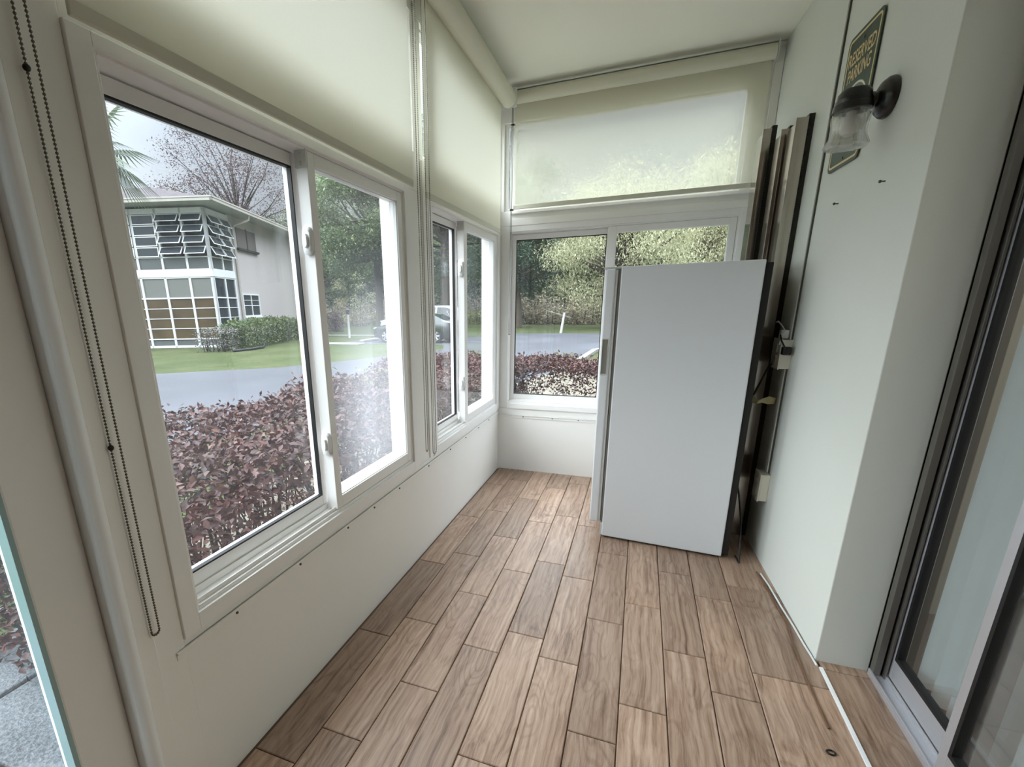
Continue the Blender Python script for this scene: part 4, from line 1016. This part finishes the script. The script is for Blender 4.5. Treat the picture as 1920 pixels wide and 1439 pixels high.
# ------------------------------------------------------------------ cars
def car(name, label, loc, rz, prof, half, paint, rooflen, wheels, scale=1.0, wr=0.33):
    """prof: stations (x, z_bottom, z_belt, z_top, half_width, half_roof); front is -x"""
    t = thing(name, label, 'car', loc, rz); t.scale = (scale,) * 3
    b = MB(); vs = []; fs = []; m = 12
    for (x, zb, zl, zt, hw, hr) in prof:
        half_pts = [(0.0, zb), (hw * 0.86, zb), (hw * 0.98, zb + 0.12), (hw, (zb + zl) / 2), (hw * 0.97, zl), (hr + (hw * .97 - hr) * 0.1, zt - (zt - zl) * 0.06), (hr * 0.6, zt)]
        ring_ = [(y, z) for y, z in half_pts] + [(-y, z) for y, z in half_pts[:0:-1]]
        m = len(ring_); vs += [(x, y, z) for y, z in ring_]
    k = len(prof)
    for i in range(k - 1):
        for j in range(m): fs.append((i * m + j, i * m + (j + 1) % m, (i + 1) * m + (j + 1) % m, (i + 1) * m + j))
    fs += [tuple(range(m))[::-1], tuple(range((k - 1) * m, k * m))]
    b.add(vs, fs); body = b.build('body', paint, t, smooth=True)
    # glasshouse: side windows and screens laid on the upper body
    def side(x):
        for i in range(k - 1):
            a, c = prof[i], prof[i + 1]
            if a[0] <= x <= c[0]:
                q = (x - a[0]) / (c[0] - a[0]); return [a[n_] + (c[n_] - a[n_]) * q for n_ in range(6)]
    for (xa, xb) in rooflen['side']:
        for s in (1, -1):
            vs = []; nx = 6
            for i in range(nx + 1):
                x = xa + (xb - xa) * i / nx; st = side(x)
                for q in (0.08, 0.86):
                    z = st[2] + (st[3] - st[2]) * q; hy = st[4] * 0.97; hy2 = st[5] + (st[4] * .97 - st[5]) * 0.1
                    y = hy + (hy2 - hy) * q / 0.94
                    vs += [(x, s * (y + 0.012), z), (x, s * (y - 0.01), z)]
            fs = []
            for i in range(nx):
                a = i * 4; fs += [(a, a + 4, a + 6, a + 2), (a + 1, a + 3, a + 7, a + 5), (a, a + 1, a + 5, a + 4), (a + 2, a + 6, a + 7, a + 3)]
            MB().add(vs, fs).build('side_window', 'car_glass', t)
    for (xa, xb) in rooflen['screen']:
        A, B_ = side(xa), side(xb); vs = []
        for st, e in ((A, 0.0), (B_, 0.0)):
            for s in (1, -1): vs += [(st[0], s * st[5] * 0.92, st[3] + 0.014), (st[0], s * st[5] * 0.92, st[3] - 0.02)]
        MB().add(vs, [(0, 2, 6, 4), (1, 5, 7, 3), (0, 1, 3, 2), (4, 6, 7, 5), (0, 4, 5, 1), (2, 3, 7, 6)]).build('windscreen', 'car_glass', t)
    for x in wheels:
        for s in (1, -1):
            w = MB().lathe([(wr * 0.6, -0.1), (wr * 0.94, -0.1), (wr, -0.07), (wr, 0.07), (wr * 0.94, 0.1), (wr * 0.6, 0.1)], (x, s * (half - 0.09), wr), axis=(0, 1, 0), seg=28).build('wheel', 'tyre', t, smooth=True)
            r = MB().lathe([(0.001, 0.02), (0.05, 0.02), (0.06, 0.0)], (x, s * (half + 0.005), wr), axis=(0, s, 0), seg=16)
            for q in range(6):
                an = q * PI / 3; c0 = Vector((x + 0.04 * math.cos(an), s * (half + 0.004), wr + 0.04 * math.sin(an))); c1 = Vector((x + wr * 0.64 * math.cos(an), s * (half + 0.0), wr + wr * 0.64 * math.sin(an)))
                r.tube([c0, c1], [0.045, 0.062], 6)
            r.lathe([(wr * 0.60, 0.0), (wr * 0.70, 0.016), (wr * 0.70, -0.02), (wr * 0.60, -0.02)], (x, s * (half + 0.002), wr), axis=(0, s, 0), seg=28)
            r.build('rim', 'rim', w, smooth=True)
            MB().lathe([(0.001, -0.012), (wr * 1.12, -0.012), (wr * 1.12, 0.006), (0.001, 0.006)], (x, s * (half - 0.012), wr + 0.01), axis=(0, 1, 0), seg=28).build('wheel_arch', 'tyre', t)
    x0 = prof[0][0]; x1 = prof[-1][0]
    for s in (1, -1):
        st = side(x0 + 0.25); MB().ball((x0 + 0.2, s * (st[4] - 0.16), st[2] - 0.02), 0.13, 10, 6, (1.2, 1, .5)).build('headlight', 'lamp_clear', t, smooth=True)
        st = side(x1 - 0.1); MB().ball((x1 - 0.08, s * (st[4] - 0.14), st[2] - 0.06), 0.12, 10, 6, (0.9, 1, .6)).build('taillight', 'lamp_red', t, smooth=True)
    return t
sed = [(-2.30, 0.30, 0.58, 0.60, 0.62, 0.5), (-2.18, 0.24, 0.68, 0.72, 0.78, 0.6), (-1.8, 0.20, 0.78, 0.84, 0.88, 0.66), (-1.2, 0.20, 0.86, 0.93, 0.91, 0.7), (-0.85, 0.20, 0.90, 0.98, 0.92, 0.7), (-0.15, 0.20, 0.93, 1.40, 0.92, 0.60), (0.2, 0.20, 0.94, 1.46, 0.92, 0.58), (0.8, 0.20, 0.95, 1.45, 0.92, 0.58), (1.2, 0.20, 0.96, 1.36, 0.92, 0.60), (1.75, 0.22, 0.98, 1.08, 0.90, 0.68), (2.2, 0.26, 0.96, 1.04, 0.84, 0.64), (2.34, 0.34, 0.72, 0.80, 0.76, 0.5)]
ang = math.atan2(0, 1)
car('car', 'dark grey sedan parked side-on at the lawn edge', (-10.0, 21.5, G + 0.012), 0.0, sed, 0.92, 'sedan_paint', {'side': [(-0.45, 0.35), (0.45, 1.25)], 'screen': [(-0.80, -0.22), (1.22, 1.70)]}, (-1.38, 1.38), 0.93)
suv = [(-2.3, 0.34, 0.72, 0.80, 0.70, 0.55), (-2.1, 0.28, 0.92, 1.0, 0.88, 0.66), (-1.2, 0.26, 1.02, 1.12, 0.94, 0.74), (-0.8, 0.26, 1.04, 1.30, 0.95, 0.70), (-0.3, 0.26, 1.06, 1.66, 0.95, 0.68), (0.3, 0.26, 1.06, 1.72, 0.95, 0.68), (1.6, 0.26, 1.06, 1.70, 0.95, 0.68), (2.0, 0.28, 1.04, 1.58, 0.94, 0.66), (2.3, 0.32, 1.0, 1.12, 0.90, 0.66)]
car('car', 'white sport utility vehicle parked behind the grey sedan', (-10.95, 24.2, G + 0.012), 0.0, suv, 0.95, 'suv_paint', {'side': [(-0.6, 0.3), (0.4, 1.1), (1.2, 1.95)], 'screen': [(-0.78, -0.32)]}, (-1.4, 1.4), 0.98, wr=0.36)

# ------------------------------------------------------------------ posts, slabs, kerb
lpst = thing('lamp_post', 'short white lamp post with a dark lantern on the lawn', 'lamp post', (-15.4, 23.85, G))
MB().lathe([(0.07, 0), (0.06, 1.25), (0.075, 1.28), (0.04, 1.3)], (0, 0, 0), seg=12).build('post', 'post_white', lpst, smooth=True)
MB().lathe([(0.05, 1.28), (0.10, 1.34), (0.11, 1.52), (0.16, 1.54), (0.03, 1.66)], (0, 0, 0), seg=10).build('lantern', 'lantern_dark', lpst)
wp = thing('marker_post', 'white post with a thin slanting crossbar at the far lot edge', 'post', (-4.25, 28.95, G))
MB().tube([(-0.05, 0, -0.1), (0.12, 0, 1.15)], [0.075, 0.06], 8).build('post', 'post_white', wp)
MB().tube([(-0.95, 0.05, 1.28), (0.1, 0, 0.98), (0.5, 0, 0.86)], 0.02, 6).build('crossbar', 'concrete', wp)
tag(MB().box(-14.6, -12.0, 19.2, 20.0, G, G + 0.05).build('concrete_slab', 'concrete', bevel=0.02), 'flat pale concrete slab set in the lawn left of the sedan', 'slab')
tag(MB().box(-12.75, -12.5, 20.6, 22.6, G + 0.01, G + 0.13).build('wheel_stop', 'concrete', bevel=0.03), 'pale concrete wheel stop in front of the sedan', 'wheel stop')
tag(MB().box(-19.5, -12.5, 25.2, 25.5, G, G + 0.07).build('concrete_edging', 'concrete', bevel=0.02), 'long pale edging strip across the lawn behind the lamp post', 'edging')
b = MB(); kp = [(-1.9, 12), (-1.62, 15), (-1.5, 17.6), (-0.9, 19.2), (1.0, 20.4), (9, 21)]
vs = []
for x, y in kp: vs += [(x, y, G), (x, y, G + 0.10), (x + 0.16, y - 0.1, G + 0.10), (x + 0.16, y - 0.1, G)]
fs = []
for i in range(len(kp) - 1):
    for j in range(4): fs.append((4 * i + j, 4 * i + (j + 1) % 4, 4 * i + 4 + (j + 1) % 4, 4 * i + 4 + j))
fs += [(0, 1, 2, 3), (4 * len(kp) - 4, 4 * len(kp) - 1, 4 * len(kp) - 2, 4 * len(kp) - 3)]
tag(b.add(vs, fs).build('kerb', 'concrete'), 'pale concrete kerb curving beside the lot outside the end window', 'kerb')

# ------------------------------------------------------------------ trees
def polar(px, dist):
    """ground point in the viewing direction of photo column px at a horizontal distance"""
    d = wdir(((px - CX) / F, (590 - CY) / F, 1.0)); k = dist / math.hypot(d.x, d.y); return (d.x * k, d.y * k, G)
make_tree('oak_tree', 'big rounded green oak rising behind the lawn beside the building', 'tree', polar(712, 42), 13.6, (4.9, 4.9, 4.7), 5.5, 56, 850, 0.72, 'leaf_oak', 0.24, seed=41)
make_tree('oak_tree', 'tall dark green tree seen through the second left window', 'tree', polar(835, 39), 15.5, (5.5, 5.5, 6.0), 5.0, 60, 520, 0.8, 'leaf_pine', 0.22, seed=42)
make_tree('oak_tree', 'yellowish green tree seen beside the inner window corner', 'tree', polar(925, 51), 14.5, (4.6, 4.6, 5.2), 3.5, 50, 520, 0.8, 'leaf_oak', 0.22, seed=47)
# bare reddish tree
make_tree('bare_tree', 'thin reddish tree with open branches behind the building roof', 'tree', polar(470, 44), 15.4, (5.4, 5.4, 4.8), 6.0, 130, 130, 0.5, 'leaf_red', 0.15, 'bark', seed=43, trunk_r=0.16)
make_tree('pine_tree', 'dark green pine with a pale trunk left in the end window', 'tree', polar(968, 37), 12.0, (3.2, 3.2, 4.9), 3.2, 55, 520, 0.6, 'leaf_pine', 0.19, 'bark_pale', seed=44, trunk_r=0.34)
make_tree('willow_tree', 'pale yellow-green drooping tree filling the end window', 'tree', polar(1160, 34), 9.4, (4.6, 4.6, 4.4), 2.2, 90, 430, 0.62, 'leaf_weep', 0.19, 'bark', droop=1.1, aspect=0.3, seed=45)
make_tree('willow_tree', 'pale drooping tree behind the top right of the end window', 'tree', polar(1330, 45), 13.0, (4.6, 4.6, 5.2), 2.5, 70, 430, 0.75, 'leaf_weep', 0.20, 'bark_pale', droop=1.0, aspect=0.3, seed=46)
# woodland edge behind
fe = make_tree('woodland_tree', 'dense woodland tree at the far edge of the lawn', 'tree', polar(600, 56), 12, (5.0, 5.0, 5.4), 2.5, 60, 420, 0.95, 'leaf_oak', 0.28, seed=51, group='woodland trees along the far lawn edge')
rr = random.Random(9)
for px, d, s in ((735, 56, 0.80), (870, 58, 0.95), (1010, 57, 1.0), (1150, 57, 1.05), (1290, 57, 1.1), (1430, 57, 1.1),
                 (540, 72, 0.95), (665, 72, 0.85), (800, 72, 1.15), (935, 72, 1.25), (1080, 72, 1.25), (1225, 72, 1.25), (1370, 72, 1.3)):
    dup(fe, polar(px, d), rr.uniform(0, 6.28), (s, s, s))
# brush at its foot
br = bpy.data.objects.new('x', None)
def brush(label, px, dist, w, h, mat, seed, group=None):
    rng = np.random.default_rng(seed); t = thing('shrub', label, 'shrub', polar(px, dist), 0, group)
    cs, P = crown_points((0, 0, h * 0.45), (w, w * 0.6, h * 0.5), 26, 60, 0.3, rng, 0.2); P[:, 2] = np.maximum(P[:, 2], 0.03)
    leaf_mesh('foliage', P, 0.26, mat, t, rng=rng, aspect=0.35)
    b = MB()
    for i in range(12):
        p = Vector((rng.uniform(-w, w) * .7, rng.uniform(-w, w) * .3, 0)); b.tube([p, p + Vector((rng.normal() * .3, rng.normal() * .3, h * 0.9))], [0.03, 0.01], 5, caps=False)
    b.build('branches', 'twig_brown', t)
    return t
bb = brush('brownish scrub growing along the foot of the woodland', 640, 47, 2.4, 2.3, 'leaf_brush', 61, 'scrub along the woodland edge')
for px, d, s in ((690, 48, 0.9), (740, 47, 1.0), (800, 46, 1.0), (860, 46, 1.0), (920, 45, 1.1), (975, 44, 1.0), (1015, 43, 1.1), (1055, 43, 0.95), (1095, 42, 1.05), (1140, 41, 1.1), (1200, 40, 1.0), (1270, 40, 1.0)):
    dup(bb, polar(px, d), rr.uniform(0, 6.28), s)
b2 = brush('pale green bushy scrub behind the lamp post', 665, 52, 3.2, 5.0, 'leaf_weep', 63)
# clipped dark shrub
rng = np.random.default_rng(71); t = thing('shrub', 'clipped dark columnar shrub on the lawn left of the lamp post', 'shrub', polar(627, 36.5))
P = rng.uniform(-1, 1, (1600, 3)); P[:, 2] = (P[:, 2] + 1) / 2; r = np.maximum(1, np.hypot(P[:, 0], P[:, 1])); P[:, 0] /= r; P[:, 1] /= r
leaf_mesh('foliage', P * np.array([0.55, 0.55, 1.35]), 0.12, 'leaf_red', t, rng=rng, aspect=0.5)
MB().tube([(0, 0, 0), (0, 0, 0.9)], 0.04, 6).build('stem', 'bark', t)

# fan palm
pp = polar(219, 17.5)
pm = thing('palm_tree', 'fan palm with spiky fronds above the building roof', 'palm', pp)
CH = 6.0
MB().tube([(0, 0, -0.1), (0.05, 0, 2), (0.0, 0.05, 4), (0, 0, CH)], [0.22, 0.19, 0.17, 0.16], 10).build('trunk', 'bark', pm, smooth=True)
rng = np.random.default_rng(81)
for k in range(22):
    az = k * 2.4 + rng.uniform(-.2, .2); el = math.radians(rng.choice([75, 50, 30, 10, -15, -35])) + rng.uniform(-.15, .15)
    d = Vector((math.cos(az) * math.cos(el), math.sin(az) * math.cos(el), math.sin(el))); side = Vector((-math.sin(az), math.cos(az), 0)); nrm = side.cross(d)
    base = Vector((0, 0, CH)); hub = base + d * 0.9
    b = MB().tube([base, base + d * 0.4 + Vector((0, 0, 0.03)), hub], [0.03, 0.022, 0.016], 5)
    nb_ = 26
    for j in range(nb_):
        an = math.radians(-125 + 250 * j / (nb_ - 1)); L_ = 1.15 * (0.72 + 0.28 * math.cos(an))
        e = d * math.cos(an) + side * math.sin(an)
        p1 = hub + e * L_ * 0.5 + nrm * 0.02; p2 = hub + e * L_ + Vector((0, 0, -0.20 - 0.1 * abs(math.sin(an))))
        wv = (d * -math.sin(an) + side * math.cos(an)) * 0.032
        o = len(b.v)
        b.add([hub, p1 + wv, p2, p1 - wv, p1 + nrm * 0.012], [(0, 1, 4), (1, 2, 4), (2, 3, 4), (3, 0, 4)])
    f = b.build('frond', 'leaf_palm', pm)
    at_ = f.data.attributes.new('tone', 'FLOAT', 'POINT'); at_.data.foreach_set('value', np.full(len(f.data.vertices), rng.uniform(0, 1), dtype=np.float32))

# ------------------------------------------------------------------ sky
w = bpy.data.worlds.new('overcast_sky'); scene.world = w; w.use_nodes = True; nt = w.node_tree
for n in list(nt.nodes): nt.nodes.remove(n)
out = N(nt, 'ShaderNodeOutputWorld'); bg = N(nt, 'ShaderNodeBackground'); nt.links.new(bg.outputs[0], out.inputs[0])
tc = N(nt, 'ShaderNodeTexCoord'); sx = N(nt, 'ShaderNodeSeparateXYZ'); nt.links.new(tc.outputs['Generated'], sx.inputs[0])
no = N(nt, 'ShaderNodeTexNoise'); no.inputs['Scale'].default_value = 2.6; no.inputs['Detail'].default_value = 6; nt.links.new(tc.outputs['Generated'], no.inputs['Vector'])
cr = N(nt, 'ShaderNodeValToRGB'); e = cr.color_ramp.elements
e[0].position = 0.35; e[0].color = (0.72, 0.80, 0.95, 1); e[1].position = 0.65; e[1].color = (0.92, 0.955, 1.0, 1)
nt.links.new(no.outputs[0], cr.inputs[0])
# bright overcast: even near the horizon, brighter overhead, brightest where the veiled sun stands (left, behind the viewer)
mr = N(nt, 'ShaderNodeMapRange', interpolation_type='SMOOTHSTEP'); mr.inputs[1].default_value = 0.26; mr.inputs[2].default_value = 0.72; mr.inputs[3].default_value = 0.225; mr.inputs[4].default_value = 3.9; nt.links.new(sx.outputs[2], mr.inputs[0])
sun = Vector((-0.86, -0.33, 0.45)).normalized()
dt = N(nt, 'ShaderNodeVectorMath', operation='DOT_PRODUCT'); dt.inputs[1].default_value = sun; nt.links.new(tc.outputs['Generated'], dt.inputs[0])
mx_ = N(nt, 'ShaderNodeMath', operation='MAXIMUM'); mx_.inputs[1].default_value = 0.0; nt.links.new(dt.outputs['Value'], mx_.inputs[0])
pw_ = N(nt, 'ShaderNodeMath', operation='POWER'); pw_.inputs[1].default_value = 4.0; nt.links.new(mx_.outputs[0], pw_.inputs[0])
am_ = N(nt, 'ShaderNodeMath', operation='MULTIPLY_ADD'); am_.inputs[1].default_value = 3.4; nt.links.new(pw_.outputs[0], am_.inputs[0]); nt.links.new(mr.outputs[0], am_.inputs[2])
nt.links.new(cr.outputs[0], bg.inputs[0]); nt.links.new(am_.outputs[0], bg.inputs[1])

scene.view_settings.view_transform = 'Standard'; scene.view_settings.look = 'None'
scene.view_settings.gamma = 1.0; scene.view_settings.use_curve_mapping = False
scene.view_settings.exposure = 1.22
